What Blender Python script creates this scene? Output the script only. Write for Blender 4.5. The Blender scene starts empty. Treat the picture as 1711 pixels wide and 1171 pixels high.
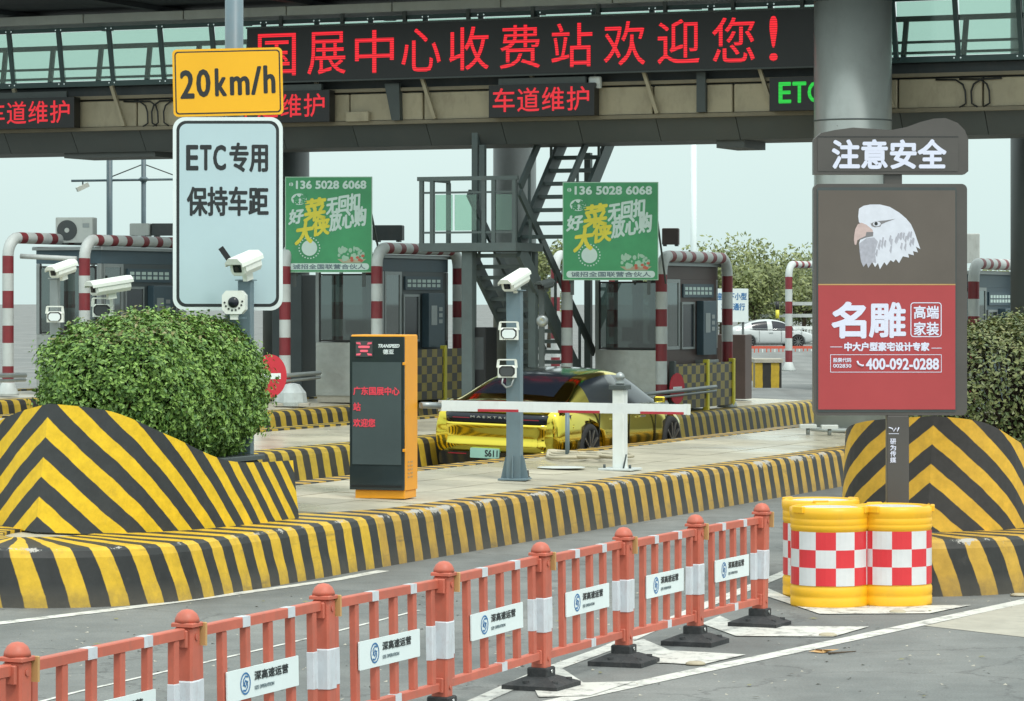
import bpy, math, random
from mathutils import Vector, Matrix
random.seed(7)
SC = bpy.context.scene
COL = SC.collection
R = math.radians
# ------------------------------------------------------------------ camera
F = 5500.0; CAMH = 2.65; HZ = 500.0; CX = 855.5
cam = bpy.data.cameras.new('camera'); camo = bpy.data.objects.new('camera', cam); COL.objects.link(camo)
camo.location = (0, 0, CAMH); camo.rotation_euler = (R(90), 0, 0)
cam.sensor_width = 36; cam.lens = 36 * F / 1711; cam.shift_y = (HZ - 585.5) / 1711
cam.clip_start = .5; cam.clip_end = 3000
SC.camera = camo
# ------------------------------------------------------------------ overcast daylight
SUN_EL, SUN_ROT = R(58), R(150)
w = bpy.data.worlds.new("World"); SC.world = w; w.use_nodes = True
nt = w.node_tree; N = nt.nodes; LK = nt.links
bg = N['Background']
sky = N.new('ShaderNodeTexSky'); sky.sky_type = 'NISHITA'; sky.sun_disc = False
sky.sun_elevation = SUN_EL; sky.sun_rotation = SUN_ROT; sky.dust_density = 6; sky.air_density = 1.5
hs = N.new('ShaderNodeHueSaturation'); hs.inputs['Saturation'].default_value = .25; hs.inputs['Value'].default_value = .35
LK.new(sky.outputs[0], hs.inputs['Color'])
tc = N.new('ShaderNodeTexCoord'); sx = N.new('ShaderNodeSeparateXYZ'); LK.new(tc.outputs['Generated'], sx.inputs[0])
ramp = N.new('ShaderNodeValToRGB'); LK.new(sx.outputs['Z'], ramp.inputs[0])
ramp.color_ramp.elements[0].position = 0.0; ramp.color_ramp.elements[0].color = (6.75, 8.5, 8.25, 1)     # cloud deck, paler at the horizon,
ramp.color_ramp.elements[1].position = 1.0; ramp.color_ramp.elements[1].color = (15.5, 17.0, 16.6, 1)   # brighter overhead (overcast sky)
add = N.new('ShaderNodeMix'); add.data_type = 'RGBA'; add.blend_type = 'ADD'; add.inputs['Factor'].default_value = 1
cn = N.new('ShaderNodeTexNoise'); cn.inputs['Scale'].default_value = 2.2; cn.inputs['Detail'].default_value = 5; LK.new(tc.outputs['Generated'], cn.inputs['Vector'])
cm_ = N.new('ShaderNodeMapRange'); cm_.inputs['From Min'].default_value = .3; cm_.inputs['From Max'].default_value = .7; cm_.inputs['To Min'].default_value = .95; cm_.inputs['To Max'].default_value = 1.05; LK.new(cn.outputs[0], cm_.inputs[0])
ch = N.new('ShaderNodeHueSaturation'); LK.new(ramp.outputs[0], ch.inputs['Color']); LK.new(cm_.outputs[0], ch.inputs['Value'])
LK.new(ch.outputs[0], add.inputs['A']); LK.new(hs.outputs[0], add.inputs['B'])
LK.new(add.outputs['Result'], bg.inputs[0]); bg.inputs[1].default_value = .1
sun = bpy.data.lights.new('sun', 'SUN'); sun.energy = 1.45; sun.angle = R(11); sun.color = (1, .96, .9)
so = bpy.data.objects.new('sun', sun); COL.objects.link(so); so.rotation_euler = (R(34), 0, R(30))
SC.view_settings.view_transform = 'Standard'; SC.view_settings.look = 'None'
SC.view_settings.exposure = 0.0; SC.view_settings.gamma = 1; SC.view_settings.use_curve_mapping = False
SC.cycles.max_bounces = 8; SC.cycles.transparent_max_bounces = 16; SC.cycles.use_denoising = True

# ------------------------------------------------------------------ frames
PH = R(23); S_, C_ = math.sin(PH), math.cos(PH)
def L(u, v, z=0): return Vector((u*S_ + v*C_, u*C_ - v*S_, z))          # lane frame: u along the lanes, v across
def UV_(X, Y): return (X*S_ + Y*C_, X*C_ - Y*S_)
def gz_v(v):                                                          # cross slope of the plaza
    if v > -13.9: return 0.0
    if v > -37: return .03*(-13.9 - v)
    return max(0., .693 - .03*(-37 - v))
def gz(X, Y): return gz_v(X*C_ - Y*S_)
def at(x, y, Z): return Vector(((x-CX)*Z/F, Z, CAMH + (HZ-y)*Z/F))      # a point seen at pixel x,y at distance Z
def gnd(x, y, h=0.0):                                                 # pixel -> flat ground at height h
    Z = (CAMH-h)*F/(y-HZ); return Vector(((x-CX)*Z/F, Z, h))
def v_at(x, u):
    k = (x-CX)/F
    return (k*C_*u - S_*u) / (C_ + k*S_)
def Z_uv(u, v): return u*C_ - v*S_

# ------------------------------------------------------------------ materials
MATS = {}
def nodes(name):
    m = bpy.data.materials.new(name); m.use_nodes = True
    return m, m.node_tree, m.node_tree.nodes['Principled BSDF']
def mat(name, col, rough=.6, metal=0., var=.12, vs=2.5, bump=0., bs=60., spec=None, dirt=0., dcol=(.12,.11,.1), coat=0., tint=.0):
    m, t, b = nodes(name); MATS[name] = m; n = t.nodes; l = t.links
    co = n.new('ShaderNodeTexCoord')
    nz = n.new('ShaderNodeTexNoise'); nz.inputs['Scale'].default_value = vs; nz.inputs['Detail'].default_value = 6; nz.inputs['Roughness'].default_value = .65
    oi = n.new('ShaderNodeObjectInfo'); ml = n.new('ShaderNodeMath'); ml.operation = 'MULTIPLY'; ml.inputs[1].default_value = 37.0; l.new(oi.outputs['Random'], ml.inputs[0])
    ov = n.new('ShaderNodeVectorMath'); ov.operation = 'ADD'; l.new(co.outputs['Object'], ov.inputs[0]); l.new(ml.outputs[0], ov.inputs[1])
    l.new(ov.outputs[0], nz.inputs['Vector'])
    mr = n.new('ShaderNodeMapRange'); mr.inputs['From Min'].default_value = .3; mr.inputs['From Max'].default_value = .7
    mr.inputs['To Min'].default_value = 1-var; mr.inputs['To Max'].default_value = 1+var; l.new(nz.outputs[0], mr.inputs[0])
    hsv = n.new('ShaderNodeHueSaturation'); hsv.inputs['Color'].default_value = (*col, 1); l.new(mr.outputs[0], hsv.inputs['Value'])
    out = hsv.outputs[0]
    if dirt > 0:
        n2 = n.new('ShaderNodeTexNoise'); n2.inputs['Scale'].default_value = vs*2.7; n2.inputs['Detail'].default_value = 8; n2.inputs['Roughness'].default_value = .7
        mp = n.new('ShaderNodeMapping'); mp.inputs['Scale'].default_value = (1, 1, .45); l.new(ov.outputs[0], mp.inputs[0]); l.new(mp.outputs[0], n2.inputs['Vector'])
        r2 = n.new('ShaderNodeMapRange'); r2.inputs['From Min'].default_value = .5; r2.inputs['From Max'].default_value = .75; r2.inputs['To Max'].default_value = dirt; l.new(n2.outputs[0], r2.inputs[0])
        mx = n.new('ShaderNodeMix'); mx.data_type = 'RGBA'; l.new(r2.outputs[0], mx.inputs['Factor']); l.new(out, mx.inputs['A']); mx.inputs['B'].default_value = (*dcol, 1)
        out = mx.outputs['Result']
    l.new(out, b.inputs['Base Color'])
    b.inputs['Metallic'].default_value = metal
    rr = n.new('ShaderNodeMapRange'); rr.inputs['To Min'].default_value = max(.02, rough-.1*min(1, rough*2)); rr.inputs['To Max'].default_value = min(1, rough+.1*min(1, rough*2)); l.new(nz.outputs[0], rr.inputs[0]); l.new(rr.outputs[0], b.inputs['Roughness'])
    if spec is not None: b.inputs['Specular IOR Level'].default_value = spec
    if coat: b.inputs['Coat Weight'].default_value = coat; b.inputs['Coat Roughness'].default_value = .08
    if bump:
        nb = n.new('ShaderNodeTexNoise'); nb.inputs['Scale'].default_value = bs; nb.inputs['Detail'].default_value = 4; l.new(co.outputs['Object'], nb.inputs['Vector'])
        bp = n.new('ShaderNodeBump'); bp.inputs['Strength'].default_value = bump; bp.inputs['Distance'].default_value = .02; l.new(nb.outputs[0], bp.inputs['Height']); l.new(bp.outputs[0], b.inputs['Normal'])
    return m
def stripe_mat(name, cy, cd, period, wear=.5, chip=.0, duty=.5, scuff=.5):
    """hand painted bands: UV.x runs along the bands in metres, UV.y across the profile (chips near the arris)."""
    m, t, b = nodes(name); n = t.nodes; l = t.links; MATS[name] = m
    uv = n.new('ShaderNodeUVMap'); sp = n.new('ShaderNodeSeparateXYZ'); l.new(uv.outputs[0], sp.inputs[0])
    co = n.new('ShaderNodeTexCoord')
    nz = n.new('ShaderNodeTexNoise'); nz.inputs['Scale'].default_value = 3.5; nz.inputs['Detail'].default_value = 5; l.new(co.outputs['Object'], nz.inputs['Vector'])
    def mth(op, a, bb=None, c=None):
        k = n.new('ShaderNodeMath'); k.operation = op
        for i, q in enumerate((a, bb, c)):
            if q is None: continue
            if isinstance(q, (int, float)): k.inputs[i].default_value = q
            else: l.new(q, k.inputs[i])
        return k.outputs[0]
    d = mth('MULTIPLY_ADD', nz.outputs[0], .05, sp.outputs[0])
    fr = mth('FRACT', mth('DIVIDE', d, period))
    msk = n.new('ShaderNodeMapRange'); msk.inputs['From Min'].default_value = duty-.012; msk.inputs['From Max'].default_value = duty+.012; l.new(fr, msk.inputs[0])
    # soft edge at the wrap as well
    msk2 = n.new('ShaderNodeMapRange'); msk2.inputs['From Min'].default_value = .0; msk2.inputs['From Max'].default_value = .02; msk2.inputs['To Min'].default_value = 1; msk2.inputs['To Max'].default_value = 0; l.new(fr, msk2.inputs[0])
    k = mth('MAXIMUM', msk.outputs[0], msk2.outputs[0])
    # tonal variation
    n3 = n.new('ShaderNodeTexNoise'); n3.inputs['Scale'].default_value = 9; n3.inputs['Detail'].default_value = 8; n3.inputs['Roughness'].default_value = .7; l.new(co.outputs['Object'], n3.inputs['Vector'])
    vr = n.new('ShaderNodeMapRange'); vr.inputs['From Min'].default_value = .3; vr.inputs['From Max'].default_value = .75; vr.inputs['To Min'].default_value = 1.08; vr.inputs['To Max'].default_value = .72; l.new(n3.outputs[0], vr.inputs[0])
    hy = n.new('ShaderNodeHueSaturation'); hy.inputs['Color'].default_value = (*cy, 1); l.new(vr.outputs[0], hy.inputs['Value'])
    hd = n.new('ShaderNodeHueSaturation'); hd.inputs['Color'].default_value = (*cd, 1); l.new(vr.outputs[0], hd.inputs['Value'])
    mx = n.new('ShaderNodeMix'); mx.data_type = 'RGBA'; l.new(k, mx.inputs['Factor']); l.new(hy.outputs[0], mx.inputs['A']); l.new(hd.outputs[0], mx.inputs['B'])
    out = mx.outputs['Result']
    # scuffs and road film
    n4 = n.new('ShaderNodeTexNoise'); n4.inputs['Scale'].default_value = 5; n4.inputs['Detail'].default_value = 10; n4.inputs['Roughness'].default_value = .75
    l.new(co.outputs['Object'], n4.inputs['Vector'])
    r4 = n.new('ShaderNodeMapRange'); r4.inputs['From Min'].default_value = .56; r4.inputs['From Max'].default_value = .8; r4.inputs['To Max'].default_value = wear; l.new(n4.outputs[0], r4.inputs[0])
    m4 = n.new('ShaderNodeMix'); m4.data_type = 'RGBA'; l.new(r4.outputs[0], m4.inputs['Factor']); l.new(out, m4.inputs['A']); m4.inputs['B'].default_value = (.10, .095, .085, 1); out = m4.outputs['Result']
    sv = n.new('ShaderNodeMapping'); sv.inputs['Scale'].default_value = (.9, 9, 1); l.new(uv.outputs[0], sv.inputs[0])
    n6 = n.new('ShaderNodeTexNoise'); n6.inputs['Scale'].default_value = 1; n6.inputs['Detail'].default_value = 7; n6.inputs['Roughness'].default_value = .7; l.new(sv.outputs[0], n6.inputs['Vector'])
    r6 = n.new('ShaderNodeMapRange'); r6.inputs['From Min'].default_value = .58; r6.inputs['From Max'].default_value = .70; r6.inputs['To Max'].default_value = scuff; l.new(n6.outputs[0], r6.inputs[0])
    m6 = n.new('ShaderNodeMix'); m6.data_type = 'RGBA'; l.new(r6.outputs[0], m6.inputs['Factor']); l.new(out, m6.inputs['A']); m6.inputs['B'].default_value = (.055, .052, .045, 1); out = m6.outputs['Result']
    if chip > 0:
        gr = n.new('ShaderNodeMapRange'); gr.inputs['From Min'].default_value = .0; gr.inputs['From Max'].default_value = .22; gr.inputs['To Min'].default_value = .95; gr.inputs['To Max'].default_value = 0; l.new(sp.outputs[1], gr.inputs[0])
        g2 = mth('MULTIPLY', gr.outputs[0], n3.outputs[0]); m7 = n.new('ShaderNodeMix'); m7.data_type = 'RGBA'; l.new(g2, m7.inputs['Factor']); l.new(out, m7.inputs['A']); m7.inputs['B'].default_value = (.13, .115, .09, 1); out = m7.outputs['Result']
    if chip > 0:   # chipped concrete along the arris, where UV.y is near .5
        n5 = n.new('ShaderNodeTexNoise'); n5.inputs['Scale'].default_value = 1.3; n5.inputs['Detail'].default_value = 9; n5.inputs['Roughness'].default_value = .8; l.new(co.outputs['Object'], n5.inputs['Vector'])
        e = mth('SUBTRACT', .62, mth('MULTIPLY', mth('ABSOLUTE', mth('SUBTRACT', sp.outputs[1], .52)), 1.4))
        th = mth('GREATER_THAN', mth('MULTIPLY', n5.outputs[0], e), .40 - chip*.05)
        m5 = n.new('ShaderNodeMix'); m5.data_type = 'RGBA'; l.new(th, m5.inputs['Factor']); l.new(out, m5.inputs['A']); m5.inputs['B'].default_value = (.40, .38, .34, 1); out = m5.outputs['Result']
    l.new(out, b.inputs['Base Color']); b.inputs['Roughness'].default_value = .5; b.inputs['Specular IOR Level'].default_value = .35
    bp = n.new('ShaderNodeBump'); bp.inputs['Strength'].default_value = .25; bp.inputs['Distance'].default_value = .01; l.new(n3.outputs[0], bp.inputs['Height']); l.new(bp.outputs[0], b.inputs['Normal'])
    return m
def led_mat(name, col, st, rows):
    m, t, b = nodes(name); MATS[name] = m; n = t.nodes; l = t.links
    co = n.new('ShaderNodeTexCoord'); sp = n.new('ShaderNodeSeparateXYZ'); l.new(co.outputs['Object'], sp.inputs[0])
    a = n.new('ShaderNodeMath'); a.operation = 'MULTIPLY'; a.inputs[1].default_value = rows; l.new(sp.outputs['Z'], a.inputs[0])
    f = n.new('ShaderNodeMath'); f.operation = 'FRACT'; l.new(a.outputs[0], f.inputs[0])
    g = n.new('ShaderNodeMapRange'); g.inputs['From Min'].default_value = .62; g.inputs['From Max'].default_value = .8; g.inputs['To Min'].default_value = st; g.inputs['To Max'].default_value = st*.28; l.new(f.outputs[0], g.inputs[0])
    b.inputs['Base Color'].default_value = (.02, .01, .01, 1); b.inputs['Emission Color'].default_value = (*col, 1); l.new(g.outputs[0], b.inputs['Emission Strength'])
    return m
def glass_mat(name, tint, refl=.12, rough=.03, see=.75):
    m = bpy.data.materials.new(name); m.use_nodes = True; t = m.node_tree; t.nodes.clear(); n = t.nodes; l = t.links; MATS[name] = m
    o = n.new('ShaderNodeOutputMaterial'); tr = n.new('ShaderNodeBsdfTransparent'); tr.inputs[0].default_value = (*[c*see for c in tint], 1)
    df = n.new('ShaderNodeBsdfDiffuse'); df.inputs[0].default_value = (*[c*.5 for c in tint], 1)
    gl = n.new('ShaderNodeBsdfGlossy'); gl.inputs['Roughness'].default_value = rough; gl.inputs[0].default_value = (.9, .95, .95, 1)
    lw = n.new('ShaderNodeFresnel'); lw.inputs[0].default_value = 1.5
    ad = n.new('ShaderNodeMath'); ad.operation = 'ADD'; ad.inputs[1].default_value = refl; l.new(lw.outputs[0], ad.inputs[0])
    m0 = n.new('ShaderNodeMixShader'); m0.inputs[0].default_value = .12; l.new(tr.outputs[0], m0.inputs[1]); l.new(df.outputs[0], m0.inputs[2])
    mx = n.new('ShaderNodeMixShader'); l.new(ad.outputs[0], mx.inputs[0]); l.new(m0.outputs[0], mx.inputs[1]); l.new(gl.outputs[0], mx.inputs[2]); l.new(mx.outputs[0], o.inputs[0])
    return m
def leaf_mat(name, a, b_, trans=.25):
    m, t, b = nodes(name); MATS[name] = m; n = t.nodes; l = t.links
    ge = n.new('ShaderNodeNewGeometry'); rp = n.new('ShaderNodeValToRGB'); l.new(ge.outputs['Random Per Island'], rp.inputs[0])
    rp.color_ramp.elements[0].color = (*a, 1); rp.color_ramp.elements[1].color = (*b_, 1)
    l.new(rp.outputs[0], b.inputs['Base Color']); b.inputs['Roughness'].default_value = .42; b.inputs['Specular IOR Level'].default_value = .45
    return m

STRIPE = stripe_mat('kerb_paint', (.68, .43, .028), (.028, .030, .030), .385, wear=.5, chip=1.0)
STRIPE2 = stripe_mat('kerb_paint_far', (.50, .34, .035), (.034, .033, .030), .385, wear=.6)
STRIPE_OLD = stripe_mat('kerb_paint_faded', (.54, .325, .045), (.030, .030, .028), .385, wear=.6, chip=1.6, scuff=.6)
MOUND_OLD = stripe_mat('mound_paint_faded', (.72, .42, .04), (.045, .042, .040), .36, wear=.3, scuff=.15)
MOUND = stripe_mat('mound_paint', (.80, .52, .018), (.038, .042, .044), .36, wear=.25, scuff=.15)
CHK_Y = (.5, .36, .04)
mat('concrete', (.38, .36, .30), .75, var=.12, bump=.2, dirt=.35, dcol=(.17,.16,.14))
mat('grey_steel', (.115, .15, .155), .5, .0, var=.12, bump=.0, dirt=.3)
mat('pole_blue', (.13, .19, .22), .45, .0, var=.12, dirt=.3, dcol=(.2,.2,.19))
mat('dark_steel', (.06, .075, .075), .5, .0, var=.15)
mat('stair_steel', (.10, .13, .13), .55, .0, var=.15, dirt=.3)
mat('dark_panel', (.055, .065, .068), .55, var=.15, dirt=.3)
mat('belly', (.085, .095, .092), .6, var=.12, vs=.8, dirt=.3)
mat('beige', (.42, .37, .26), .6, var=.12, vs=1.2, dirt=.45, dcol=(.16,.13,.09))
mat('beige_dark', (.22, .19, .13), .6, var=.15, vs=1.2, dirt=.4)
mat('canopy', (.009, .015, .022), .6, var=.15)
mat('ceiling_strip', (.42, .46, .44), .5, var=.12, vs=1, dirt=.2)
mat('green_frame', (.045, .085, .085), .45, var=.12)
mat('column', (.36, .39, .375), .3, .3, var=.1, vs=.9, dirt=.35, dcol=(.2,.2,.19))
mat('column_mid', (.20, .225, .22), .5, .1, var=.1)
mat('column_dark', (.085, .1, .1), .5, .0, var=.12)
mat('stainless', (.42, .44, .42), .33, .75, var=.12, vs=4, bump=.25, bs=7)
mat('brushed', (.30, .33, .33), .38, .6, var=.1, vs=4)
mat('booth_grey', (.075, .095, .10), .45, .2, var=.12)
mat('booth_blue', (.055, .095, .12), .45, .1, var=.12)
mat('booth_brown', (.085, .06, .055), .5, .1, var=.15)
mat('black', (.012, .013, .014), .4, var=.1)
mat('rubber', (.028, .030, .032), .75, var=.25, vs=8, bump=.3, dirt=.5, dcol=(.09,.085,.08))
mat('white_paint', (.72, .76, .74), .4, var=.06, vs=3, dirt=.3, dcol=(.42,.40,.36))
mat('cam_white', (.74, .78, .72), .35, var=.05, vs=6, dirt=.25, dcol=(.55,.5,.35))
mat('pipe_white', (.50, .54, .53), .5, var=.1, dirt=.35, dcol=(.25,.24,.23))
mat('pipe_red', (.20, .022, .03), .5, var=.15, dirt=.3)
mat('arm_red', (.42, .03, .045), .4, var=.1)
mat('orange_fence', (.50, .12, .075), .5, var=.13, vs=5, dirt=.5, dcol=(.32,.13,.09))
mat('reflective', (.58, .62, .66), .35, var=.07, vs=9, dirt=.45, dcol=(.38,.30,.30))
mat('tan', (.50, .30, .12), .5, var=.1)
mat('kiosk_orange', (.82, .34, .015), .42, var=.05, vs=2, dirt=.15, dcol=(.5,.25,.05))
mat('kiosk_glass', (.03, .042, .045), .07, var=.15, vs=1.5, spec=.7)
mat('kiosk_screen', (.075, .10, .105), .16, var=.12, vs=1.2, spec=.6)
mat('sign_white', (.46, .60, .64), .38, var=.03, vs=1.5, dirt=.1, dcol=(.45,.5,.5))
mat('sign_edge', (.72, .80, .80), .4, var=.03)
mat('sign_yellow', (.88, .45, .01), .38, var=.04, vs=1.5)
mat('ink', (.018, .022, .024), .5, var=.1)
mat('ad_green', (.055, .30, .13), .45, var=.18, vs=1.0)
mat('ad_white', (.56, .70, .66), .5, var=.05)
mat('ad_yellow', (.70, .62, .06), .5, var=.1)
mat('ad_frame', (.35, .55, .42), .5)
mat('lightbox', (.085, .078, .072), .35, var=.1, vs=2)
mat('ad_brown', (.12, .10, .085), .3, var=.08, vs=1.5)
mat('ad_red', (.40, .055, .06), .3, var=.06, vs=1.2)
mat('ad_text', (.70, .72, .86), .4, var=.03)
mat('eagle_white', (.66, .68, .76), .5, var=.06, vs=14)
mat('eagle_grey', (.40, .40, .46), .5, var=.15, vs=30)
mat('eagle_shade', (.21, .20, .21), .5, var=.1)
mat('eagle_beak', (.56, .42, .40), .5, var=.1, vs=16)
mat('barrel_yellow', (.86, .46, .015), .42, var=.06, vs=2, dirt=.3, dcol=(.5,.3,.06))
mat('barrel_red', (.66, .035, .045), .35, var=.06)
mat('barrel_white', (.66, .66, .67), .35, var=.06, vs=6)
mat('logo_blue', (.03, .16, .38), .5)
mat('gold', (.78, .62, .085), .09, 1.0, var=.03, vs=1.5)
mat('car_black', (.012, .013, .013), .12, .0, var=.05, coat=.6)
mat('car_glass', (.010, .014, .022), .12, 0, var=.05, spec=.45)
mat('car_white', (.45, .48, .48), .22, 0, var=.03, coat=.5)
mat('tyre', (.02, .02, .021), .8, var=.2)
mat('rim', (.22, .22, .22), .3, .8, var=.1)
mat('tail_red', (.25, .015, .03), .15)
mat('chrome', (.6, .62, .62), .15, 1.0)
mat('plate_green', (.30, .52, .43), .4)
mat('bark', (.09, .065, .045), .85, var=.3, vs=9, bump=.5)
mat('soil', (.06, .045, .03), .95, var=.3, vs=9)
mat('red_disc', (.52, .03, .05), .4, var=.08)
mat('far_orange', (.55, .09, .05), .5, var=.1)
mat('bag', (.45, .50, .50), .7, var=.15, vs=6)
mat('hose', (.42, .38, .28), .7, var=.2)
mat('ac_white', (.52, .55, .52), .5, var=.06, dirt=.3)
led_mat('led_red', (1.0, .018, .035), 1.1, 26)
led_mat('led_small', (1.0, .025, .045), 1.0, 44)
led_mat('led_green', (.02, 1.0, .09), .75, 44)
led_mat('led_kiosk', (1.0, .07, .11), .9, 90)
led_mat('led_cross', (1.0, .16, .22), .95, 1)
glass_mat('walk_glass', (.80, .94, .88), .03, .05, .98)
glass_mat('stair_glass', (.74, .92, .82), .03, .05, .95)
glass_mat('booth_glass', (.42, .50, .48), .10, .02, .55)
leaf_mat('leaf_bush', (.05, .13, .022), (.24, .39, .08))
leaf_mat('leaf_bush_dry', (.16, .15, .05), (.20, .20, .07))
leaf_mat('leaf_tree', (.09, .12, .035), (.24, .27, .10))
leaf_mat('leaf_hedge', (.05, .085, .02), (.20, .22, .075))
def asphalt():
    m, t, b = nodes('asphalt'); MATS['asphalt'] = m; n = t.nodes; l = t.links
    co = n.new('ShaderNodeTexCoord')
    def nz(sc, det, ro=.6):
        k = n.new('ShaderNodeTexNoise'); k.inputs['Scale'].default_value = sc; k.inputs['Detail'].default_value = det; k.inputs['Roughness'].default_value = ro; l.new(co.outputs['Object'], k.inputs['Vector']); return k
    big, mid, fine = nz(.35, 5), nz(2.2, 8, .7), nz(55, 3)
    rp = n.new('ShaderNodeValToRGB'); l.new(big.outputs[0], rp.inputs[0])
    rp.color_ramp.elements[0].position = .3; rp.color_ramp.elements[0].color = (.105, .115, .113, 1); rp.color_ramp.elements[1].position = .7; rp.color_ramp.elements[1].color = (.205, .21, .20, 1)
    mr = n.new('ShaderNodeMapRange'); mr.inputs['From Min'].default_value = .3; mr.inputs['From Max'].default_value = .7; mr.inputs['To Min'].default_value = .82; mr.inputs['To Max'].default_value = 1.14; l.new(mid.outputs[0], mr.inputs[0])
    mf = n.new('ShaderNodeMapRange'); mf.inputs['From Min'].default_value = .3; mf.inputs['From Max'].default_value = .7; mf.inputs['To Min'].default_value = .80; mf.inputs['To Max'].default_value = 1.2; l.new(fine.outputs[0], mf.inputs[0])
    mm = n.new('ShaderNodeMath'); mm.operation = 'MULTIPLY'; l.new(mr.outputs[0], mm.inputs[0]); l.new(mf.outputs[0], mm.inputs[1])
    hv = n.new('ShaderNodeHueSaturation'); l.new(rp.outputs[0], hv.inputs['Color']); l.new(mm.outputs[0], hv.inputs['Value'])
    # cracks and tar seams
    vo = n.new('ShaderNodeTexVoronoi'); vo.feature = 'DISTANCE_TO_EDGE'; vo.inputs['Scale'].default_value = .42
    wv = n.new('ShaderNodeVectorMath'); wv.operation = 'MULTIPLY_ADD'; l.new(mid.outputs['Color'], wv.inputs[0]); wv.inputs[1].default_value = (.7, .7, .7); l.new(co.outputs['Object'], wv.inputs[2]); l.new(wv.outputs[0], vo.inputs['Vector'])
    cr = n.new('ShaderNodeMapRange'); cr.inputs['From Min'].default_value = .0; cr.inputs['From Max'].default_value = .012; cr.inputs['To Min'].default_value = .6; cr.inputs['To Max'].default_value = 0; l.new(vo.outputs['Distance'], cr.inputs[0])
    mx = n.new('ShaderNodeMix'); mx.data_type = 'RGBA'; l.new(cr.outputs[0], mx.inputs['Factor']); l.new(hv.outputs[0], mx.inputs['A']); mx.inputs['B'].default_value = (.05, .05, .05, 1)
    # dark oil / tyre bands along the lane
    mp = n.new('ShaderNodeMapping'); mp.inputs['Rotation'].default_value = (0, 0, PH); mp.inputs['Scale'].default_value = (1.1, .07, 1); l.new(co.outputs['Object'], mp.inputs[0])
    tb = n.new('ShaderNodeTexNoise'); tb.inputs['Scale'].default_value = 1; tb.inputs['Detail'].default_value = 4; l.new(mp.outputs[0], tb.inputs['Vector'])
    tr = n.new('ShaderNodeMapRange'); tr.inputs['From Min'].default_value = .52; tr.inputs['From Max'].default_value = .72; tr.inputs['To Max'].default_value = .65; l.new(tb.outputs[0], tr.inputs[0])
    m2 = n.new('ShaderNodeMix'); m2.data_type = 'RGBA'; l.new(tr.outputs[0], m2.inputs['Factor']); l.new(mx.outputs['Result'], m2.inputs['A']); m2.inputs['B'].default_value = (.095, .095, .09, 1)
    l.new(m2.outputs['Result'], b.inputs['Base Color']); b.inputs['Roughness'].default_value = .72
    bp = n.new('ShaderNodeBump'); bp.inputs['Strength'].default_value = .45; bp.inputs['Distance'].default_value = .01; l.new(fine.outputs[0], bp.inputs['Height']); l.new(bp.outputs[0], b.inputs['Normal'])
asphalt()
def line_paint():
    m = bpy.data.materials.new('line_paint'); m.use_nodes = True; MATS['line_paint'] = m; t = m.node_tree; n = t.nodes; l = t.links; b = n['Principled BSDF']
    b.inputs['Base Color'].default_value = (.56, .56, .52, 1); b.inputs['Roughness'].default_value = .6
    co = n.new('ShaderNodeTexCoord'); k = n.new('ShaderNodeTexNoise'); k.inputs['Scale'].default_value = 6; k.inputs['Detail'].default_value = 10; k.inputs['Roughness'].default_value = .75; l.new(co.outputs['Object'], k.inputs['Vector'])
    mr = n.new('ShaderNodeMapRange'); mr.inputs['From Min'].default_value = .36; mr.inputs['From Max'].default_value = .5; l.new(k.outputs[0], mr.inputs[0])
    mc = n.new('ShaderNodeMix'); mc.data_type = 'RGBA'; mc.inputs['A'].default_value = (.19, .19, .18, 1); mc.inputs['B'].default_value = (.60, .60, .555, 1); l.new(mr.outputs[0], mc.inputs['Factor']); l.new(mc.outputs['Result'], b.inputs['Base Color'])
line_paint()
def slab_mat():
    m, t, b = nodes('paving'); MATS['paving'] = m; n = t.nodes; l = t.links
    oi = n.new('ShaderNodeObjectInfo'); co = n.new('ShaderNodeTexCoord'); ge = n.new('ShaderNodeNewGeometry')
    k = n.new('ShaderNodeTexNoise'); k.inputs['Scale'].default_value = 1.1; k.inputs['Detail'].default_value = 8; k.inputs['Roughness'].default_value = .7; l.new(ge.outputs['Position'], k.inputs['Vector'])
    rp = n.new('ShaderNodeValToRGB'); l.new(k.outputs[0], rp.inputs[0]); rp.color_ramp.elements[0].position = .3; rp.color_ramp.elements[0].color = (.31, .285, .22, 1); rp.color_ramp.elements[1].position = .7; rp.color_ramp.elements[1].color = (.50, .46, .35, 1)
    mr = n.new('ShaderNodeMapRange'); mr.inputs['To Min'].default_value = .88; mr.inputs['To Max'].default_value = 1.1; l.new(oi.outputs['Random'], mr.inputs[0])
    hv = n.new('ShaderNodeHueSaturation'); l.new(rp.outputs[0], hv.inputs['Color']); l.new(mr.outputs[0], hv.inputs['Value']); l.new(hv.outputs[0], b.inputs['Base Color'])
    k2 = n.new('ShaderNodeTexNoise'); k2.inputs['Scale'].default_value = .35; k2.inputs['Detail'].default_value = 3; l.new(ge.outputs['Position'], k2.inputs['Vector'])
    r2 = n.new('ShaderNodeMapRange'); r2.inputs['From Min'].default_value = .4; r2.inputs['From Max'].default_value = .6; r2.inputs['To Min'].default_value = .22; r2.inputs['To Max'].default_value = .6; l.new(k2.outputs[0], r2.inputs[0]); l.new(r2.outputs[0], b.inputs['Roughness'])
slab_mat()
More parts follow.
